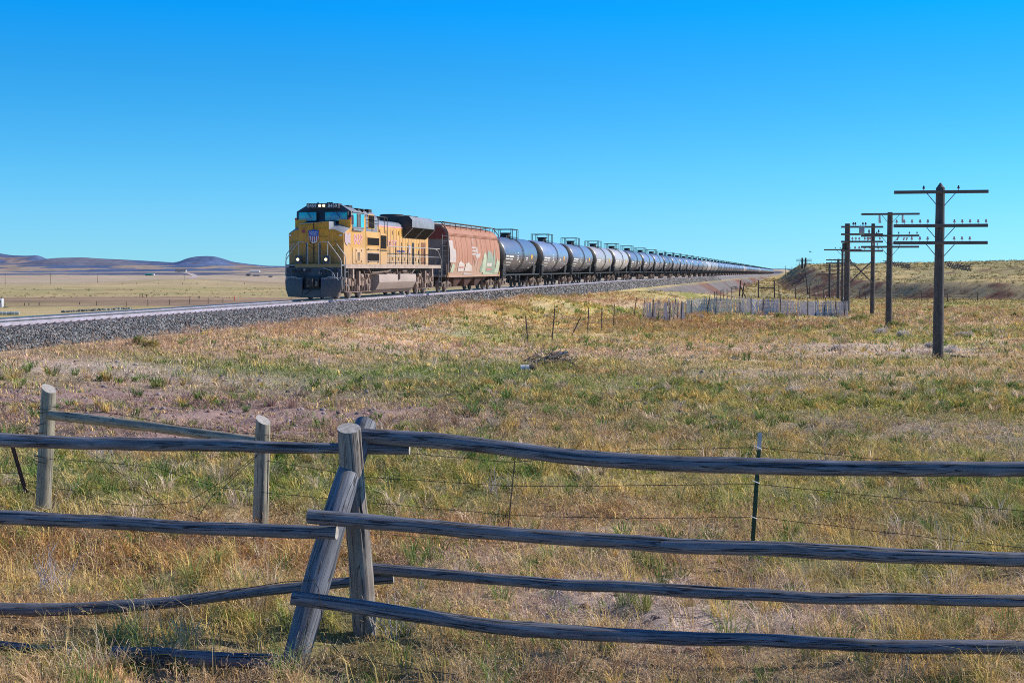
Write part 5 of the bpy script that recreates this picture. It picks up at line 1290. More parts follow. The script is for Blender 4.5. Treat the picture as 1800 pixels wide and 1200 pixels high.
pole(1480, 436, 118, 540, .10, [(439, [-.6, -.2, .3, .6], INSB, 1.0)], 'slim pole with one crossarm just left of the two-pole structure', point=False, group=None)
pole(1473, 455, 205, 528, .20, [(457, [-1.2, -.5, .5, 1.2], INSB, 1.15), (462.5, [-1.0, 1.0], INSB, 1.15), (475, [-1.2, -.8, .8, 1.2], INSW, 1.15)], 'distant telegraph pole with three arms left of the two-pole structure', point=False, thin=.03)
pole(1458, 464, 262, 518, .20, [(468, [-1.2, -.5, .5, 1.2], INSB, 1.3), (482, [-1.3, -.9, -.4, .4, .9, 1.3], INSW, 1.3)], 'distant telegraph pole with two arms standing before the dark bank', point=False, thin=.04)
pole(1420, 464, 330, 517, .14, [], 'thin bare leaning pole in front of the eroded bank', point=False, lean=-.9, group=None)
k = gp(1413, 469.5)
def knoll_poles():
    Y = k.y
    for dx, lab in ((-3, 'left pole of the pair on top of the knoll'), (3, 'right pole of the pair on top of the knoll')):
        px = 1413+dx; pole(px, 453, Y, 470, .0013*Y*.5, [(456, [], INSB, 1), (459, [], INSB, 1)], lab, point=False, half=Y*.0042, ins=False, thin=Y*.0001)
knoll_poles()
for px, a, b, lab in ((1381, 467, 480, 'tiny pole on the skyline just right of the end of the train'), (1392, 468, 478, 'tiny pole on the skyline left of the knoll'), (1405, 461, 470, 'tiny pole on the left shoulder of the knoll')):
    pole(px, a, 900, b, .16, [], lab, point=False, group='tiny distant poles')
# distant poles on the plain at the left
for px, lab in ((9, 'leftmost tiny pole far out on the plain'), (89, 'second tiny pole far out on the plain'), (171, 'third tiny pole far out on the plain'), (325, 'tiny pole beside the dirt drive of the far house')):
    pole(px, 480, 1250, 490, .16, [], lab, point=False, group='tiny distant poles')

# ------------------------------------------------------------------ small fences and posts
POSTD = mat('dark_weathered_post', (.10, .075, .065), .85, 0, (.06, .05, .045), 8); POSTW = mat('old_wooden_post', (.24, .17, .12), .85, 0, (.13, .10, .08), 8)
SLAT = mat('bleached_lath', (.95, .90, .85), .85, 0, (.62, .56, .52), 9, stretch=(8, 1, .5), amt=.9)
def simple_fence(name, items, label, r, m, wires=(), cat='fence', wirer=.01, group=None):
    """items: (top px, top py, base px, base py or None, depth or None)"""
    pts = []
    for tx, ty, bx, by, Y in items:
        if Y is None: g = gp(bx, by); Y = g.y
        else: g = onz(bx, Y)
        pts.append((g, at(tx, ty, Y)))
    o = pts[0][0].copy(); root = empty(name, o, 0, label, cat, group)
    for g, t in pts:
        if t.z < g.z+.4: t = Vector((t.x, t.y, g.z+1.1))
        mb = MB(); mb.tube([g-o-Vector((0, 0, .2)), t-o], r*1.05, 6, True, r); mb.build('post', m, root)
    for f in wires:
        mb = MB(); mb.tube([g.lerp(t, f)-o for g, t in pts], wirer, 4); mb.build('wire', WIRE, root)
    return root
simple_fence('steel_post_fence', [(924, 555, 929, 609, 57), (975.5, 541, 969, 604, 59), (1021, 557, 1001, 592, 66), (1035, 540, 1032.5, 589, 68), (1058, 541, 1057.5, 583, 72), (1080, 534, 1078, 574, 77), (1119, 522, 1113, 553, 93)],
             'row of seven dark steel posts in the meadow, one leaning, left of the slat fence', .028, POSTD, (.85, .62, .4), wirer=.008)
simple_fence('small_post_fence', [(1256, 512, 1256, 524, 135), (1259, 511, 1259, 523, 138), (1262, 511, 1262, 522.5, 142), (1266, 510, 1266, 522, 146), (1271, 508, 1272, 520, 152), (1278, 508, 1278, 518, 160), (1286, 505, 1286, 516, 170)], 'short row of thin posts climbing toward the embankment behind the slat fence', .035, POSTD, (.8,))
def slat_fence(name, p0, p1, Y0, Y1, n, hgt, label, wave, seed, posts):
    a = onz(p0, Y0); root = empty(name, a, 0, label, 'snow fence'); rd = random.Random(seed)
    def base(t):
        px = p0+(p1-p0)*t; Y = Y0+(Y1-Y0)*t+wave*math.sin(t*17+seed); return onz(px, Y)
    mb = MB()
    for i in range(n):
        t = (i+.5)/n; q = base(t)-a; q2 = base(min(1, t+.005))-a
        d = (q2-q); ang = math.atan2(d.y, d.x); h = hgt(t)*rd.uniform(.93, 1.05); w = .025
        lean = (.10*math.sin(t*31+seed*2)+.05*math.sin(t*83)+rd.uniform(-.035, .035)); sink = rd.uniform(-.02, .04)
        if rd.random() < .04: lean += rd.choice((-.5, .5))
        M_ = Matrix.Rotation(ang, 3, 'Z') @ Matrix.Rotation(lean, 3, 'Y')
        vs = [q+Vector((0, 0, -sink))+M_ @ Vector((x, y, z)) for z in (-.1, h) for y in (-.005, .005) for x in (-w, w)]
        mb.add(vs, [(0,2,3,1),(4,5,7,6),(0,1,5,4),(2,6,7,3),(0,4,6,2),(1,3,7,5)])
    mb.build('slats', SLAT, root, smooth=0)
    for z in (.2, .5, .8, 1.05):
        mb = MB(); mb.tube([base(t)-a+Vector((0, 0, z*hgt(t)/1.2)) for t in np.linspace(0, 1, 40)], .006, 4); mb.build('wire', WIRE, root)
    for t, h, ln in posts:
        q = base(t)-a+Vector((0, -.05, 0)); mb = MB(); mb.tube([q-Vector((0, 0, .1)), q+Vector((ln, 0, h))], .026, 5); ob = mb.build('post', POSTD, root)
        mb = MB(); mb.tube([q+Vector((ln, 0, h)), q+Vector((ln*1.08, 0, h+.12))], .028, 5); mb.build('tip', WHITE, ob)
slat_fence('slat_snow_fence', 1129, 1206, 92, 88, 62, lambda t: 1.12+.08*t, 'taller left stretch of bleached slat snow fence with steel posts', .25, 3, [(.02, 1.3, .1), (.22, 1.3, .1), (.36, 1.28, .05), (.48, 1.25, .3), (.62, 1.2, .0), (.70, 1.35, .15), (.80, 1.2, .03), (.88, 1.25, .05), (.99, 1.1, 0)])
slat_fence('slat_snow_fence', 1206, 1490, 104, 97, 250, lambda t: 1.12+.10*math.sin(t*6), 'long sagging right stretch of slat snow fence ending at the two-pole structure', .8, 5, [(.03, 1.1, .0), (.12, 1.35, .3), (.18, 1.3, .05), (.24, 1.3, .5), (.33, 1.2, .0), (.40, 1.35, 0), (.47, 1.2, .1), (.58, 1.45, 0), (.62, 1.3, .1), (.68, 1.3, .2), (.75, 1.3, .0), (.80, 1.5, 0), (.85, 1.3, .1), (.93, 1.3, -.15), (.98, 1.2, -.1)])
# timber gate frame and leaning cross near the embankment
def timber_bits():
    Y = gp(1345, 516).y; Y = min(max(Y, 150), 230)
    a = onz(1332.5, Y); root = empty('timber_gate_frame', a, 0, 'dark timber frame of two posts and a low crossbar at the foot of the embankment', 'gate')
    def bar(p, q, r, name, m=POSTD, rt=root, o=a): mb = MB(); mb.tube([p-o, q-o], r, 8); return mb.build(name, m, rt)
    b = onz(1361, Y)
    bar(a-Vector((0, 0, .2)), at(1333, 492, Y), .11, 'post'); bar(b-Vector((0, 0, .2)), at(1361, 492.5, Y), .11, 'post'); bar(at(1333, 506, Y), at(1361, 506, Y), .07, 'crossbar')
    Y2 = Y*.97; c = onz(1298.5, Y2); r2 = empty('leaning_timber_brace', c, 0, 'collapsed dark timber brace of two leaning posts and a diagonal left of the gate frame', 'fence')
    bar(c-Vector((0, 0, .2)), at(1302, 493, Y2), .11, 'post', rt=r2, o=c); d = onz(1303, Y2); bar(d-Vector((0, 0, .2)), at(1308.5, 497, Y2), .10, 'post', rt=r2, o=c); bar(at(1300.5, 501, Y2), onz(1312, Y2), .08, 'diagonal', rt=r2, o=c)
timber_bits()
simple_fence('bank_fence', [(1369, 501, 1369, 516, 200), (1398, 505, 1398, 516, 205), (1423, 503, 1423, 516.5, 205), (1447, 508, 1447, 517, 210), (1511, 511, 1511, 521, 205), (1521, 511, 1521, 521, 205), (1620, 513, 1620, 525, 185), (1665, 514, 1665, 526, 180), (1718, 514, 1718, 527, 178)],
             'thin wire fence with sparse posts below the eroded red bank', .07, POSTD, (.8, .5), wirer=.018)
# buck-style drift fences on the hill
def drift_fence(px0, py0, px1, py1, n, label):
    g0 = gp(px0, py0+4, 150); g1 = gp(px1, py1+1, 150)
    if g0.y > 900: g0 = onz(px0, 520)
    if g1.y > 900: g1 = onz(px1, 420)
    root = empty('drift_fence', g0, 0, label, 'snow fence', 'timber drift fences on the right hill'); rd = random.Random(int(px0))
    m = mat('drift_fence_timber', (.11, .09, .09), .85, 0, (.20, .17, .16), 1.0)
    for i in range(n):
        t = i/(n-1); x = g0.x+(g1.x-g0.x)*t; y = g0.y+(g1.y-g0.y)*t; q = Vector((x, y, hz(x, y)))-g0; w = 1.1*(y/450)
        mb = MB(); h = 1.5
        mb.tube([q+Vector((-w*.6, 0, -.1)), q+Vector((w*.5, .5, h))], .10, 5); mb.tube([q+Vector((w*.5, .2, -.1)), q+Vector((-w*.1, .4, h*.9))], .09, 5)
        for kk in range(3): mb.box(q.x-w*.9, q.x+w*.9, q.y+.1+kk*.08, q.y+.16+kk*.08, q.z+.3+kk*.4, q.z+.42+kk*.4, rot=(0, rd.uniform(.1, .6), rd.uniform(-.2, .2)))
        mb.build('panel', m, root, smooth=0)
drift_fence(1482, 462, 1500, 468, 5, 'timber drift fence on the hill partly behind the telegraph poles')
drift_fence(1557, 460, 1598, 472, 11, 'timber drift fence on the hill right of the brown telegraph pole')
drift_fence(1667, 466, 1704, 476, 9, 'timber drift fence on the hill right of the nearest telegraph pole')

# left plain: fences, bales, buildings
simple_fence('pasture_fence', [(170, 529, 170, 537, None), (222, 530, 222, 540, None), (260, 526, 260, 538, None), (298, 526, 298, 536, None), (333, 524, 333, 534, None), (366, 523.5, 366, 534, None), (392, 524, 392, 533, None)], 'brown wooden pasture fence posts just beyond the track left of the locomotive', .09, POSTW, (.8, .5), wirer=.015)
simple_fence('far_pasture_fence', [(3, 522, 3, 528, None), (9, 534, 9, 537, None), (43, 532, 43, 537, None), (51, 532, 51, 537, None), (69, 531, 69, 536.5, None), (140, 531, 140, 535, None)], 'small wooden fence far out at the left edge of the plain', .12, POSTW, ())
simple_fence('corral_posts', [(246, 517, 246, 522, None), (250, 517, 250, 522, None), (258, 518, 258, 522, None), (350, 520, 350, 525, None)], 'few dark gate posts on the plain above the track', .16, POSTD, ())
simple_fence('distant_fence', [(px, 497.0-(px-200)*.004, px, 500, None) for px in (215, 240, 279, 321, 336, 345, 348, 383, 430)], 'thin distant fence line crossing the middle of the plain', .14, POSTD, ())
BALE = mat('weathered_hay_bale', (.13, .15, .14), .9, 0, (.26, .26, .22), 2.5, bump=.02); WRAP = mat('pale_bale_wrap', (.52, .56, .50), .6, 0, (.40, .44, .38), 3)
def bale(p, ang, m, label, group, r=.75, l=1.3):
    mb = MB(); n = 16; c, s_ = math.cos(ang), math.sin(ang)
    rr = [(-.5*l, r*.88), (-.46*l, r*.98), (-.2*l, r), (.2*l, r*1.01), (.46*l, r*.98), (.5*l, r*.88)]
    mb.loft([[(c*x-s_*rd*math.cos(2*math.pi*j/n), s_*x+c*rd*math.cos(2*math.pi*j/n), r*.93+rd*.96*math.sin(2*math.pi*j/n)) for j in range(n)] for x, rd in rr])
    o = mb.build('hay_bale', m, None, loc=p); return tag(o, label, 'hay bale', group)
nb = 44
for i in range(nb):
    t = i/(nb-1); p = gp(109+122*t, 549.5-6*t); bmx = bmesh.new(); bmesh.ops.create_icosphere(bmx, subdivisions=2, radius=1); rd = random.Random(i)
    sx_, sy_, sz_ = (p.y/FPX*2.0)*rd.uniform(.7, 1.1), (p.y/FPX*2)*rd.uniform(.7, 1), (p.y/FPX*2.6)*rd.uniform(.8, 1.25)
    for v in bmx.verts:
        f_ = 1+.5*(float(vnoise(v.co.x*1.3+i*3, v.co.y*1.3+v.co.z, 5))-.5); v.co = Vector((v.co.x*sx_, v.co.y*sy_, v.co.z*sz_))*f_
    me = bpy.data.meshes.new('boulder'); bmx.to_mesh(me); bmx.free(); me.materials.append(BALE if (i < 26 or i % 3) else WRAP)
    lab = 'leftmost dark rock of the long row beyond the track' if i == 0 else ('rightmost rock of the long row beyond the track' if i == nb-1 else 'small rock inside the long row beyond the track')
    tag(link('boulder', me, None, p+Vector((0, 0, sz_*.5))), lab, 'rock', 'rocks in the long row beyond the track')
wl = ('cream wrapped bale at the left edge of the picture', 'second cream wrapped bale from the left edge', 'third cream wrapped bale from the left edge', 'fourth cream wrapped bale from the left edge', 'last cream wrapped bale at the right end of its short row')
for i in range(5):
    p = gp(1+i*7.3, 553.5); bale(p, R(10), WRAP, wl[i], 'cream wrapped bales at the left edge', p.y/FPX*3.3, p.y/FPX*7.0)
def white_trailer():
    p = gp(-6, 545.5); root = empty('stock_trailer', p, R(8), 'white box trailer parked beyond the bales at the left edge', 'trailer')
    mt = mat('white_trailer_paint', (.68, .68, .70), .4, 0, (.55, .55, .58), 3)
    mb = MB(); mb.box(-3.2, 1.2, -1, 1, .55, 2.3); mb.build('body', mt, root, bevel=.08)
    mb = MB(); mb.box(-3.0, 1.0, -1.02, -1.0, 1.5, 1.9); mb.build('side_vent', BLACK, root)
    for x in (-.6, .3):
        mb = MB(); mb.disc((x, -.95, .38), (0, 1, 0), .38, .2, 18); mb.build('wheel', BLACK, root)
    mb = MB(); mb.prism([(1.2, .5), (2.4, .55), (2.4, .62), (1.2, .7)], -.05, .05); mb.build('drawbar', BLACK, root)
white_trailer()
mb = MB(); mb.tube([(0, 0, 0), (0, 0, 1.3)], .16, 10, True, .10); mb.disc((0, 0, 1.35), (0, 0, 1), .12, .12, 10)
o = mb.build('marker_post', mat('signal_orange', (.85, .12, .08), .5, 0, (.7, .1, .08), 4), None, loc=gp(412, 528.5)); tag(o, 'small bright red-orange marker post left of the locomotive', 'marker')
def house(px, py, name, label, parts, roofm, wallm, rz=0.0, scale=1.0):
    p = gp(px, py, 700, 3500); root = empty(name, p, rz, label, 'building'); u = p.y/FPX     # metres per photo pixel at the building
    for (x0, x1, d0, d1, h, rh) in parts:
        X0, X1 = x0*u, x1*u
        mb = MB(); mb.box(X0, X1, d0, d1, -1.0, h*u); mb.prism([(d0, h*u), (d1, h*u), ((d0+d1)/2, (h+rh)*u-.1)], X0+.05, X1-.05, 'x'); mb.build('wall', wallm, root)
        mb = MB(); mb.add([(X0-.5, d0-.5, h*u-.15), (X1+.5, d0-.5, h*u-.15), (X1+.5, (d0+d1)/2, (h+rh)*u), (X0-.5, (d0+d1)/2, (h+rh)*u), (X0-.5, d1+.5, h*u-.15), (X1+.5, d1+.5, h*u-.15),
                           (X0-.5, d0-.5, h*u+.1), (X1+.5, d0-.5, h*u+.1), (X1+.5, (d0+d1)/2, (h+rh)*u+.25), (X0-.5, (d0+d1)/2, (h+rh)*u+.25), (X0-.5, d1+.5, h*u+.1), (X1+.5, d1+.5, h*u+.1)],
                          [(0,1,2,3),(3,2,5,4),(6,9,8,7),(9,10,11,8),(0,6,7,1),(4,5,11,10),(0,3,9,6),(3,4,10,9),(1,7,8,2),(2,8,11,5)]); mb.build('roof', roofm, root)
        nwin = max(1, int((X1-X0)/5))
        for i in range(nwin):
            xc = X0+(i+.5)*(X1-X0)/nwin; mb = MB(); mb.box(xc-.7, xc+.7, d0-.06, d0-.003, .9, 2.2 if h*u > 2.6 else 1.8); mb.build('window', BLACK, root)
    return root
WW = mat('house_wall_pale', (.55, .50, .48), .7, 0, (.45, .42, .40), 1); RG = mat('house_roof_grey', (.16, .15, .17), .7, 0, (.12, .12, .14), 1); GRF = mat('green_metal_wall', (.03, .30, .24), .5, 0, (.03, .24, .20), 1)
WBR = mat('dark_barn_wall', (.12, .10, .13), .8, 0, (.09, .08, .10), 1); WWH = mat('white_building', (.72, .68, .64), .6, 0, (.6, .57, .54), 1)
house(313, 478, 'ranch_house', 'ranch house on the low knoll at the top of the pale drive', [(-5, -1, 0, 9, 1.8, 2.2), (-1, 13, 2, 14, 2.6, 2.4)], RG, WW)
house(262, 484.3, 'green_shed', 'long green metal shed left of the ranch house knoll', [(-7, 5, 0, 9, 2.2, .8)], GRF, GRF)
mb = MB(); gs_ = gp(269, 484.3, 700, 3500); mb.box(0, 2.0, 0, 6, -.5, 2.0); mb.prism([(-.3, 2.0), (6.3, 2.0), (3, 3.2)], -.2, 2.2, 'x'); o = mb.build('white_shed', WWH, None, loc=gs_); tag(o, 'tiny white shed at the right end of the green shed', 'building')
house(447, 478, 'white_farm_building', 'long white farm building on the rise near the locomotive', [(-9, -6, 0, 10, 1.5, 2), (-6, 9, 0, 12, 1.8, 1.8)], WWH, WWH)
house(436, 485, 'dark_barn', 'dark barn below the white farm building', [(-3, 3, 0, 10, 2.6, 1.4)], RG, WBR)
house(448, 485, 'low_farm_shed', 'low grey shed right of the dark barn', [(-4, 8, 0, 8, 1.8, 1.4)], mat('shed_roof', (.35, .34, .40), .6), WBR)
house(475, 487, 'small_shed', 'small dark shed nearest the front of the locomotive', [(-3, 3, 0, 6, 1.2, .9)], RG, WBR)
# drive up to the ranch house
def drive():
    pts = [(316, 478.2), (325, 479), (334, 481), (341, 484), (344, 486), (340, 488), (335, 489)]
    P = [gp(a, b, 600, 3500) for a, b in pts]; V = []
    for i, p in enumerate(P):
        d = (P[min(i+1, len(P)-1)]-P[max(i-1, 0)]); d.z = 0; d.normalize(); n_ = Vector((-d.y, d.x, 0))*6
        for sgn in (-1, 1):
            q = p+n_*sgn; V.append((q.x, q.y, hz(q.x, q.y)+.25))
    mb = MB(); mb.add(V, [(2*i, 2*i+1, 2*i+3, 2*i+2) for i in range(len(P)-1)])
    tag(mb.build('dirt_road', mat('pale_dirt', (.62, .50, .44), .9, 0, (.55, .44, .40), .2), None, smooth=0), kind='structure')
drive()
# fallen board with wire, white bucket, brush heap
q = gp(1688, 629); root = empty('fallen_board', q, .1, 'dark board lying in the grass right of the nearest telegraph pole', 'board')
mb = MB(); mb.box(-.30, .30, -.09, .09, .02, .075, rot=(.05, .06, 0)); mb.box(-.22, .28, .12, .2, .0, .04); mb.build('plank', POSTD, root)
mb = MB(); mb.tube([(.2+.75*(1-math.cos(t)), 0, .05+.30*math.sin(t)) for t in np.linspace(0, 2.6, 14)], .006, 4); mb.build('wire_loop', WIRE, root)
q = gp(930, 653); root = empty('tin_can', q, .1, 'small pale tin can lying on its side below the brush heap', 'litter')
mb = MB(); mb.tube([(-.22, 0, .08), (.0, 0, .08)], .09, 14, True, .09); mb.tube([(-.23, 0, .08), (-.22, 0, .08)], .095, 14); mb.build('can', mat('pale_tin', (.75, .72, .68), .5), root)
mb = MB(); mb.tube([(.0, 0, .08), (.16, .02, .08)], .085, 14); mb.build('open_end', BLACK, root)
def brush_heap(px, py, label, n, rad, hgt, cols, seed, name='brush_heap', planks=2):
    q = gp(px, py); root = empty(name, q, 0, label, 'brush'); rd = random.Random(seed); mb = MB()
    for i in range(n):
        a = rd.uniform(0, 6.28); r_ = rad*rd.random()**.6; p = Vector((r_*math.cos(a)*1.5, r_*math.sin(a), rd.uniform(0, hgt)*(1-r_/rad*.6)))
        d = Vector((rd.uniform(-1, 1), rd.uniform(-.7, .7), rd.uniform(-.25, .45))).normalized(); ln = rd.uniform(.4, 1.1)*rad; c = d.cross(Vector((0, 0, 1)))*rd.uniform(-.25, .25)*ln
        mb.tube([p-d*ln/2, p+c*.5, p+d*ln/2+Vector((0, 0, rd.uniform(-.1, .15)))], rd.uniform(.008, .018), 4, True, .004)
    mb.build('branches', cols, root)
    for i in range(planks):
        mb = MB(); z = .15+.1*i; mb.box(-.75+i*.3, .55+i*.25, -.05, .05, z, z+.05, rot=(0, -.28+.2*i, .2+i*.9)); mb.build('board', W_CUT if i == 0 else POSTD, root)
brush_heap(968, 640, 'tangled heap of dark branches and broken boards in the meadow', 130, .50, .50, mat('dead_branch', (.16, .13, .12), .85, 0, (.16, .13, .12), 5), 5)

# ------------------------------------------------------------------ grass and weeds (stuff)
M_grass = attr_mat('grass_blades', transl=.22, noise=[(9.0, .85, 1.15)])
def blades(X, Y, Z, Hh, Wd, az, lean, fz, col, tipcol):
    n = len(X); P = np.stack([X, Y, Z], 1)
    wd = np.stack([np.cos(fz), np.sin(fz), np.zeros(n)], 1)*Wd[:, None]/2; ld = np.stack([np.cos(az), np.sin(az), np.zeros(n)], 1)
    up = np.array([0, 0, 1.0])
    mid = P+up*(Hh*.55)[:, None]+ld*(Hh*lean*.28)[:, None]; tip = P+up*(Hh*np.maximum(.12, 1-.30*lean))[:, None]+ld*(Hh*lean)[:, None]
    V = np.stack([P-wd, P+wd, mid+wd*.8, mid-wd*.8, tip], 1).reshape(-1, 3)
    b = (np.arange(n)*5)[:, None]
    loops = np.concatenate([b+np.array([0, 1, 2, 3]), b+np.array([3, 2, 4])], 1).ravel()
    st = (np.arange(n)*7)[:, None]+np.array([0, 4]); to = np.tile([4, 3], n)
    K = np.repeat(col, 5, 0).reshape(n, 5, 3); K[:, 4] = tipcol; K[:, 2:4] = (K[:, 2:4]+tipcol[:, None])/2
    return V, loops, st.ravel(), to, K.reshape(-1, 3)
def merge(parts):
    V, Lp, St, To, K = [], [], [], [], []; vo = lo = 0
    for v, l, s, t, k_ in parts:
        V.append(v); Lp.append(l+vo); St.append(s+lo); To.append(t); K.append(k_); vo += len(v); lo += len(l)
    return [np.concatenate(a) for a in (V, Lp, St, To, K)]
def sample_area(n, y0, y1, p):
    # density falls as y^-p ; width of strip .72*y*1.0+margin
    ys = np.linspace(y0, y1, 4000); w = ys**(-p)*(.74*ys+5); c = np.cumsum(w); c /= c[-1]
    Y = np.interp(rng.random(n), c, ys); X = (rng.random(n)-.5)*(.74*Y+5)
    return X, Y
def build_grass():
    parts = []
    for (nt, y0, y1, p, per, rad0) in ((46000, 6.6, 30, 1.15, 8, .06), (38000, 28, 80, 1.3, 6, .14), (24000, 78, 210, 1.2, 5, .35)):
        X, Y = sample_area(nt, y0, y1, p)
        # cluster centres follow a noise so that turf is clumpy
        keep = rng.random(nt) < (.35+1.0*S((fbm(X/.5, Y/.5, 2, 101)-.35)/.3))*S(1.4)
        X, Y = X[keep], Y[keep]
        u, s = us(X, Y); col, bare, weed = ground_col(X, Y)
        keep = (u > 3.0) & (rng.random(len(X)) > bare*.93) & ((u > 3.9) | (rng.random(len(X)) < .35))
        X, Y, col, weed = X[keep], Y[keep], col[keep], weed[keep]; n = len(X)
        tone = (.80+.45*rng.random((n, 1))); hf = .03+.10*fbm(X/.9, Y/.9, 3, 111)**1.6*1.6
        hf = hf*(.7+.7*rng.random(n)); 
        grn = (rng.random(n) < .22); col = np.where(grn[:, None], GREEN*(.8+.5*rng.random((n, 1))), col*tone)
        stw = (rng.random(n) < .20); col = np.where(stw[:, None], (STRAW if True else 0)*(.9+.4*rng.random((n, 1))), col)
        waz = 2.6+1.2*(fbm(X/3, Y/3, 2, 112)-.5)     # prevailing bend
        m = n*per; i = np.repeat(np.arange(n), per)
        sc = np.clip(Y[i]/14, .8, 12)
        a = rng.random(m)*6.283; r_ = rad0*rng.random(m)**.5*(1+Y[i]/90)
        bx = X[i]+r_*np.cos(a); by = Y[i]+r_*np.sin(a)
        bz = H(bx, by)-.01
        Hh = hf[i]*(.5+.9*rng.random(m))*np.clip(1+Y[i]/260, 1, 1.5)
        Wd = np.clip(.00052*Y[i], .0045, .06)*(.6+.8*rng.random(m))
        az = np.where(rng.random(m) < .55, a, waz[i]+rng.normal(0, .5, m)); lean = .3+1.1*rng.random(m)
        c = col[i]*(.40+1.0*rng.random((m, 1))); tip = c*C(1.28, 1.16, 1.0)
        parts.append(blades(bx, by, bz, Hh, Wd, az, lean, rng.random(m)*6.283, c, tip))
    # tall straw stalks close to the fence
    n = 5200; X, Y = sample_area(n, 6.6, 24, 1.2); u, s = us(X, Y); col, bare, weed = ground_col(X, Y)
    k_ = (rng.random(n) > bare) & (fbm(X/1.3, Y/1.3, 3, 121) > .48); X, Y = X[k_], Y[k_]; n = len(X)
    per = 5; i = np.repeat(np.arange(n), per); m = len(i); bx = X[i]+rng.normal(0, .03, m); by = Y[i]+rng.normal(0, .03, m)
    c = np.where(rng.random((m, 1)) < .6, YELL, C(.50, .39, .22))*(.8+.5*rng.random((m, 1)))
    parts.append(blades(bx, by, H(bx, by)-.01, .14+.20*rng.random(m)**1.5, .004+.002*rng.random(m), 2.6+rng.normal(0, 1.0, m), .2+.6*rng.random(m), rng.random(m)*6.283, c, c*1.15))
    # bunch grass: separate arching clumps
    for (nc, y0, y1, p, per, rr_) in ((5200, 6.8, 34, .85, 46, .05), (6500, 32, 120, 1.0, 16, .10)):
        X, Y = sample_area(nc, y0, y1, p); u, s = us(X, Y); col, bare, weed = ground_col(X, Y)
        k_ = (u > 4) & (rng.random(nc) > bare**.4) & (fbm(X/2.2, Y/2.8, 3, 151) > .40); X, Y, col = X[k_], Y[k_], col[k_]; n = len(X)
        pk = rng.random((n, 1)); cc = np.where(pk < .24, C(.19, .30, .08), np.where(pk < .48, YELL*.95, np.where(pk < .64, C(.38, .40, .14), np.where(pk < .82, C(.74, .60, .44), col))))*(.75+.5*rng.random((n, 1)))
        i = np.repeat(np.arange(n), per); m = len(i); a = rng.random(m)*6.283; sz = .7+.9*rng.random(n)**1.5; r_ = rr_*rng.random(m)**.6*sz[i]
        bx = X[i]+r_*np.cos(a); by = Y[i]+r_*np.sin(a)
        Hh = (.09+.15*rng.random(m))*sz[i]*np.clip(1+Y[i]/200, 1, 1.4); c = cc[i]*(.5+.8*rng.random((m, 1)))
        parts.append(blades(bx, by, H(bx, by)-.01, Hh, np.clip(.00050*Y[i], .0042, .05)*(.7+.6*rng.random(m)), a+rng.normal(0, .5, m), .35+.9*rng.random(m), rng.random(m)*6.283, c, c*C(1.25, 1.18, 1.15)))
    # matted litter of pale bent stems lying in all directions
    n = 120000; X, Y = sample_area(n, 6.6, 48, 1.3); u, s = us(X, Y); col, bare, weed = ground_col(X, Y)
    k_ = (u > 3.2) & (rng.random(n) > bare*.6) & (fbm(X/.35, Y/.35, 2, 141) > .36); X, Y, col = X[k_], Y[k_], col[k_]; n = len(X)
    c = (col*.5+C(.88, .72, .56)*.5)*(.35+1.0*rng.random((n, 1)))
    parts.append(blades(X, Y, H(X, Y)+.0+.03*rng.random(n), .02+.06*rng.random(n), np.clip(.00048*Y, .004, .026)*(.6+.8*rng.random(n)), rng.random(n)*6.283, 1.2+2.2*rng.random(n), rng.random(n)*6.283, c, c*1.1))
    V, Lp, St, To, K = merge(parts)
    print('grass blades', len(St)//2)
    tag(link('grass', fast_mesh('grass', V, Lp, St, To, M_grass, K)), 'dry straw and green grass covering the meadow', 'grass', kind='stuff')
build_grass()
def twigs(cx, cy, cz, rad, hgt, per, ln, wd, col):
    """domes of short crooked twiglets (for dry weeds and small shrubs)"""
    n = len(cx); m = n*per; i = np.repeat(np.arange(n), per)
    a = rng.random(m)*6.283; el = rng.random(m)**.7; rr = rng.random(m)**.5
    ox = np.cos(a)*rr*rad[i]*(1-.35*el); oy = np.sin(a)*rr*rad[i]*(1-.35*el); oz = hgt[i]*el*(1-.55*rr**2)
    P = np.stack([cx[i]+ox, cy[i]+oy, cz[i]+oz], 1)
    d = np.stack([np.cos(a)*rr, np.sin(a)*rr, .6+.4*rng.random(m)], 1)+rng.normal(0, .75, (m, 3)); d /= np.linalg.norm(d, axis=1, keepdims=True)
    q = rng.normal(0, 1, (m, 3)); w = np.cross(d, q); w /= np.linalg.norm(w, axis=1, keepdims=True)
    l = (ln[i]*(.5+rng.random(m)))[:, None]; w = w*(wd[i]*.5)[:, None]
    V = np.stack([P-w, P+w, P+d*l+w*.5, P+d*l-w*.5], 1).reshape(-1, 3)
    K = np.repeat(col[i]*(.7+.6*rng.random((m, 1))), 4, 0)
    return V, np.arange(m*4), np.arange(m)*4, np.full(m, 4), K
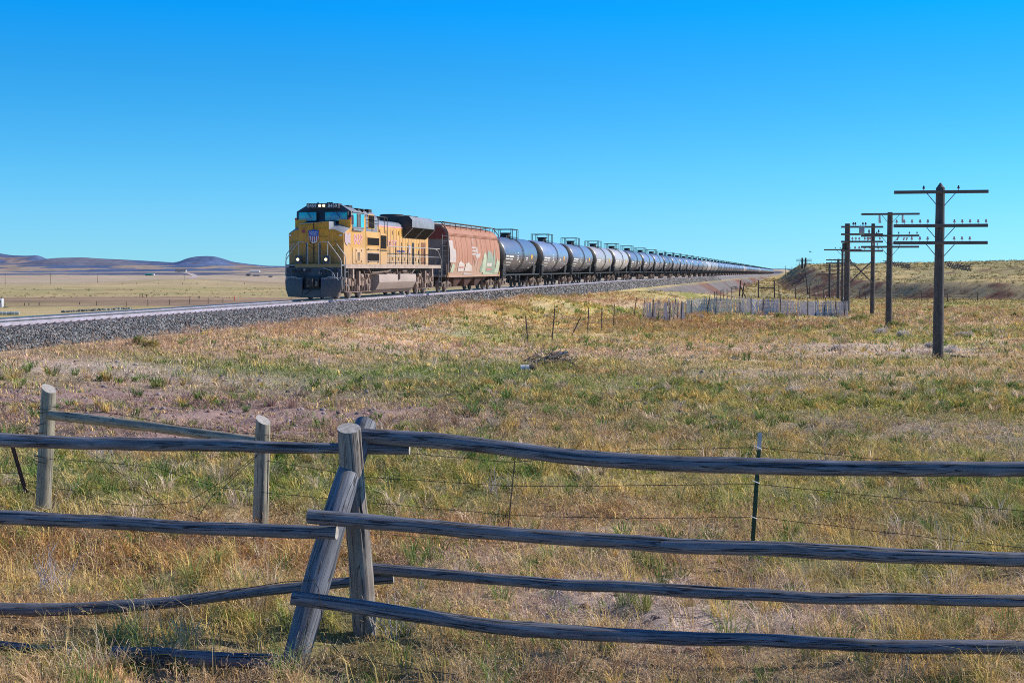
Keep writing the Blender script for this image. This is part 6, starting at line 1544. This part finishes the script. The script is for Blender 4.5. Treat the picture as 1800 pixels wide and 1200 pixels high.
def build_weeds():
    X, Y = sample_area(24000, 6.6, 150, 1.4); u, s = us(X, Y); col, bare, weed = ground_col(X, Y)
    strip = (np.abs(u-4.6) < 2.2)*.5*(s < 140)
    k_ = (u > 3.4) & (rng.random(len(X)) < np.clip(weed*1.3+strip+.16+.22*(Y < 34), 0, 1)*(1-bare)); X, Y, col, weed = X[k_], Y[k_], col[k_], weed[k_]; n = len(X)
    sc = np.clip(Y/11, .9, 6)
    pick = rng.random((n, 1)); c = np.where(pick < .5, C(.52, .31, .16), np.where(pick < .8, C(.66, .48, .33), C(.30, .17, .09)))*(.75+.6*rng.random((n, 1)))
    c = c*.6+col*.4
    rad = (.10+.10*rng.random(n))*np.clip(sc, 1, 2.6); hg = (.12+.17*rng.random(n))*np.clip(sc, 1, 1.6)*(.75+.5*weed)
    near = Y < 26
    A = twigs(X[near], Y[near], H(X[near], Y[near]), rad[near], hg[near], 70, .035+0*X[near], .0040*np.clip(Y[near]/9, .9, 2.5), c[near])
    far = ~near
    B = twigs(X[far], Y[far], H(X[far], Y[far]), rad[far], hg[far], 22, .07*np.clip(Y[far]/30, 1, 3), .0085*np.clip(Y[far]/25, .9, 6), c[far])
    V, Lp, St, To, K = merge([A, B]); print('weed twigs', len(St), 'clumps', n)
    tag(link('dry_weeds', fast_mesh('dry_weeds', V, Lp, St, To, M_grass, K)), 'frizzy rust-brown dry weeds growing through the grass', 'weeds', kind='stuff')
build_weeds()
def build_scrub():
    # low scrub dotted over the hill on the right and the plain on the left
    n = 26000; Y = np.exp(rng.uniform(math.log(150), math.log(900), n)); X = (rng.random(n)-.5)*(.76*Y+10); u, s = us(X, Y)
    k_ = (rng.random(n) < .25+.75*S((fbm(X/18, Y/40, 4, 131)-.45)/.12)) & ((u > 7) | ((u < -12) & (rng.random(n) < .12) & (Y > 480))); X, Y, u = X[k_], Y[k_], u[k_]; n = len(X)
    pick = rng.random((n, 1)); col, _, _ = ground_col(X, Y)
    c = np.where(pick < .35, C(.16, .16, .08), np.where(pick < .75, col*1.15, col*.6))
    big = (rng.random(n) < .05)*1.0
    sc = Y/250
    A = twigs(X, Y, H(X, Y)-.03, (.18+.5*big)*sc+.15, (.12+.28*big)*sc+.10, 10, .16*sc+.08, .05*sc+.02, c*(.8+.4*rng.random((n, 1))))
    V, Lp, St, To, K = merge([A]); tag(link('scrub', fast_mesh('scrub', V, Lp, St, To, M_grass, K)), 'sparse low scrub dotted over the distant hill and plain', 'scrub', kind='stuff')
build_scrub()
def build_pebbles():
    n = 16000; X, Y = sample_area(n, 8, 46, 1.3); col, bare, weed = ground_col(X, Y); u, s = us(X, Y)
    k_ = (rng.random(n) < bare*.9+.03) & (u > 2.5); X, Y = X[k_], Y[k_]; n = len(X)
    bmc = bmesh.new(); bmesh.ops.create_icosphere(bmc, subdivisions=1, radius=1); cv = np.array([v.co[:] for v in bmc.verts]); cf = np.array([[v.index for v in f.verts] for f in bmc.faces]); bmc.free()
    sz = (.008+.022*rng.random(n)**3*1.6)*np.clip(Y/18, 1, 2.2)
    v = cv[None]*sz[:, None, None]*(.6+.7*rng.random((n, 1, 3)))*(1+.3*(rng.random((n, len(cv), 1))-.5))*C(1, 1, .65)+np.stack([X, Y, H(X, Y)+sz*.25], 1)[:, None]
    f = (cf[None]+(np.arange(n)*len(cv))[:, None, None]).reshape(-1); c = np.where(rng.random((n, 1)) < .3, C(.42, .26, .21), C(.34, .29, .28))*(.5+.9*rng.random((n, 1)))
    me = fast_mesh('pebbles', v.reshape(-1, 3), f, np.arange(len(f)//3)*3, np.full(len(f)//3, 3), attr_mat('pebble', noise=[(20.0, .85, 1.15)]), np.repeat(c, len(cv), 0))
    tag(link('pebbles', me), 'small pink and grey stones on the bare gravelly ground', 'gravel', kind='stuff')
build_pebbles()
# single shrubs
def shrub(px, py, w, h, col, label, group, per=900, name='shrub'):
    p = gp(px, py); n1 = 7
    a = rng.random(n1)*6.283; r_ = w*.30*rng.random(n1); cx, cy = r_*np.cos(a)*1.2, r_*np.sin(a)
    V, Lp, St, To, K = twigs(cx, cy, np.zeros(n1), np.full(n1, w*.28)*(.7+.5*rng.random(n1)), np.full(n1, h)*(.7+.4*rng.random(n1)), per//n1, np.full(n1, .05*max(1, p.y/30)), np.full(n1, .00033*p.y+.002), np.tile(col, (n1, 1))*(.8+.4*rng.random((n1, 1))))
    o = link(name, fast_mesh(name, V, Lp, St, To, M_grass, K), None, p); tag(o, label, 'shrub', group)
WS = C(.74, .66, .58)
for px, py, w, lab in ((1677, 619, .85, 'pale ash-white shrub just right of the nearest telegraph pole base'), (1548, 586, 1.1, 'pale ash-white shrub left of the brown pole base'), (1589, 591, .8, 'pale ash-white shrub right of the brown pole base'), (1471, 617, .9, 'pale ash-white shrub in open grass left of the poles'),
                       (1696, 592, .9, 'ash-white shrub out in the grass beyond the nearest pole'), (1634, 611, .6, 'small ash-white shrub close left of the nearest pole'), (1404, 690, .7, 'low ash-white shrub in the middle of the meadow'), (1232, 560, .6, 'white tuft just in front of the slat fence')):
    shrub(px, py, w*.75, .15 if w < .8 else .20, WS, lab, 'pale shrubs near the poles')
for px, py, w, lab in ((1511, 563, 1.5, 'round olive bush at the foot of the two-pole structure'), (1500, 567, 1.1, 'yellow-brown bush left of the olive bush'), (1575, 575, 1.4, 'low olive bush at the base of the brown pole'), (1703, 559, 2.2, 'wide yellow bush in the brown strip at the right'), (1791, 557, 1.8, 'yellow bush at the right edge of the picture'), (1370, 560, 1.2, 'yellow-green bush in front of the slat fence'), (262, 612, .9, 'straw tussock at the foot of the ballast bank'), (240, 606, .6, 'bright green weed at the foot of the ballast bank'), (1665, 545, 1.4, 'olive bush beyond the nearest pole')):
    shrub(px, py, w*.7, .27, (C(.36, .36, .12) if 'olive' in lab or 'green' in lab else C(.62, .50, .20)), lab, 'bushes in the meadow', 1400, 'bush')
# bleached dead stems in the foreground
def dead_stems(px, py, label, n, h, seed):
    p = gp(px, py); rd = random.Random(seed); mb = MB()
    for i in range(n):
        b = Vector((rd.uniform(-.12, .12), rd.uniform(-.08, .08), 0)); d = Vector((rd.uniform(-.8, .8), rd.uniform(-.5, .5), 1)).normalized(); hh = h*rd.uniform(.5, 1.1)
        e = b+d*hh; mid = b+d*hh*.5+Vector((rd.uniform(-.03, .03), 0, 0)); mb.tube([b, mid, e], .0035, 4, True, .0015)
        for _ in range(3):
            t = rd.uniform(.35, .95); q = b.lerp(e, t); dd = (d+Vector((rd.uniform(-1, 1), rd.uniform(-.6, .6), rd.uniform(-.2, .6)))).normalized()*hh*rd.uniform(.12, .35); mb.tube([q, q+dd], .002, 3, True, .001)
    o = mb.build('dead_plant', mat('bleached_stem', (.62, .57, .54), .8, 0, (.45, .40, .38), 12), None, loc=p); tag(o, label, 'dead plant', 'bleached dead plants in the foreground')
for a in ((85, 1045, 'bleached dead plant between the left rails near the left edge', 16, .38, 1), (690, 1120, 'bleached dead plant at the foot of the upright post', 16, .30, 2), (190, 825, 'bleached branching plant caught in the wires right of the left round post', 12, .35, 3), (325, 1095, 'thin bleached plant below the bowed left rail', 5, .25, 4), (720, 1060, 'bleached plant just right of the post between the two lowest rails', 6, .32, 5), (1325, 1005, 'bleached twigs at the base of the green steel post', 7, .18, 6), (885, 880, 'thin grey stems against the wires left of the wire stay', 5, .45, 8)):
    dead_stems(*a)
# stones lying about
for px, py, r_, lab in ((348, 826, .055, 'pink stone in the grass left of the right round post'), (560, 757, .06, 'flat reddish stone on the bare ground'), (130, 955, .05, 'orange-brown stone under the second left rail'), (90, 1022, .06, 'whitish stone near the left edge')):
    p = gp(px, py); bmx = bmesh.new(); bmesh.ops.create_icosphere(bmx, subdivisions=3, radius=r_); rd = random.Random(px)
    for v in bmx.verts: f_ = 1+.35*(vnoise(v.co.x/r_*1.4+px, v.co.y/r_*1.4+v.co.z/r_, 5)-.5); v.co *= float(f_); v.co.z *= .55
    me = bpy.data.meshes.new('stone'); bmx.to_mesh(me); bmx.free(); me.materials.append(mat('field_stone', (.55, .38, .32) if 'white' not in lab else (.65, .62, .58), .8, 0, (.4, .27, .22), 20, bump=.004)); me.shade_smooth()
    tag(link('stone', me, None, p+Vector((0, 0, .01))), lab, 'stone')
# bird
b_ = at(1424, 443, 160); mb = MB()
mb.loft([[(-.16, 0, 0), (-.16, 0, .01), (-.15, .01, 0)], [(-.05, -.04, -.03), (-.05, 0, .05), (-.05, .04, -.03)], [(.08, -.035, -.02), (.08, 0, .05), (.08, .035, -.02)], [(.2, 0, 0), (.2, 0, .01), (.19, .01, 0)]])
for sg in (-1, 1): mb.add([(.06, 0, .03), (-.06, 0, .03), (-.03, sg*.22, .10), (.05, sg*.22, .10), (-.06, sg*.48, .04)], [(0,1,2,3),(3,2,4)])
o = mb.build('bird', BLACK, None, loc=b_); o.rotation_euler = (.2, 0, .5); tag(o, 'tiny dark bird flying above the far end of the train', 'bird')

# ------------------------------------------------------------------ camera, sun, sky
cam = bpy.data.cameras.new('camera'); co = bpy.data.objects.new('camera', cam); COL.objects.link(co); scn.camera = co
cam.sensor_width = 36; cam.lens = FPX/1800*36; cam.clip_start = .1; cam.clip_end = 60000
co.location = (0, 0, EYE); co.rotation_euler = (R(90)-PITCH, 0, 0)
AZ = math.atan2(.955, .29); EL = R(33)
sd = Vector((math.sin(AZ)*math.cos(EL), math.cos(AZ)*math.cos(EL), math.sin(EL)))
sl_ = bpy.data.lights.new('sun', 'SUN'); sl_.energy = 5.0; sl_.angle = R(.53); sl_.color = (1, .93, .82)
so = bpy.data.objects.new('sun', sl_); COL.objects.link(so); so.rotation_euler = sd.to_track_quat('Z', 'Y').to_euler()
w = bpy.data.worlds.new('World'); scn.world = w; w.use_nodes = True; nt = w.node_tree; nt.nodes.clear()
out = N(nt, 'ShaderNodeOutputWorld'); bg = N(nt, 'ShaderNodeBackground', ins={'Strength': .12}); L(nt, bg.outputs[0], out.inputs[0])
sky = N(nt, 'ShaderNodeTexSky', sky_type='NISHITA'); sky.sun_disc = False; sky.sun_elevation = EL; sky.sun_rotation = AZ; sky.altitude = 2200; sky.air_density = 1.0; sky.dust_density = .3; sky.ozone_density = 3.0
tc = N(nt, 'ShaderNodeTexCoord'); sx = N(nt, 'ShaderNodeSeparateXYZ'); L(nt, tc.outputs['Generated'], sx.inputs[0])
rp = N(nt, 'ShaderNodeValToRGB'); L(nt, sx.outputs[2], rp.inputs[0]); cr = rp.color_ramp; cr.interpolation = 'LINEAR'
cr.elements[0].position = 0.0; cr.elements[0].color = (.40, .90, 1.36, 1); cr.elements[1].position = .6; cr.elements[1].color = (.40, .74, 1.15, 1)
for z_, c_ in ((.02, (.379, .883, 1.32)), (.037, (.362, .888, 1.28)), (.068, (.286, .900, 1.25)), (.107, (.185, .875, 1.27)), (.138, (.115, .87, 1.32)), (.176, (.02, .93, 1.56)), (.22, (.03, .85, 1.5)), (.35, (.22, .70, 1.25))):
    e = cr.elements.new(z_); e.color = (*c_, 1)
mx = N(nt, 'ShaderNodeMix', data_type='RGBA', blend_type='MULTIPLY', ins={0: 1.0}); L(nt, sky.outputs[0], mx.inputs[6]); L(nt, rp.outputs[0], mx.inputs[7]); L(nt, mx.outputs[2], bg.inputs[0])
scn.view_settings.view_transform = 'Standard'; scn.view_settings.look = 'None'; scn.view_settings.exposure = 0; scn.view_settings.gamma = 1
scn.cycles.max_bounces = 6; scn.cycles.use_denoising = False; scn.cycles.filter_width = 1.0
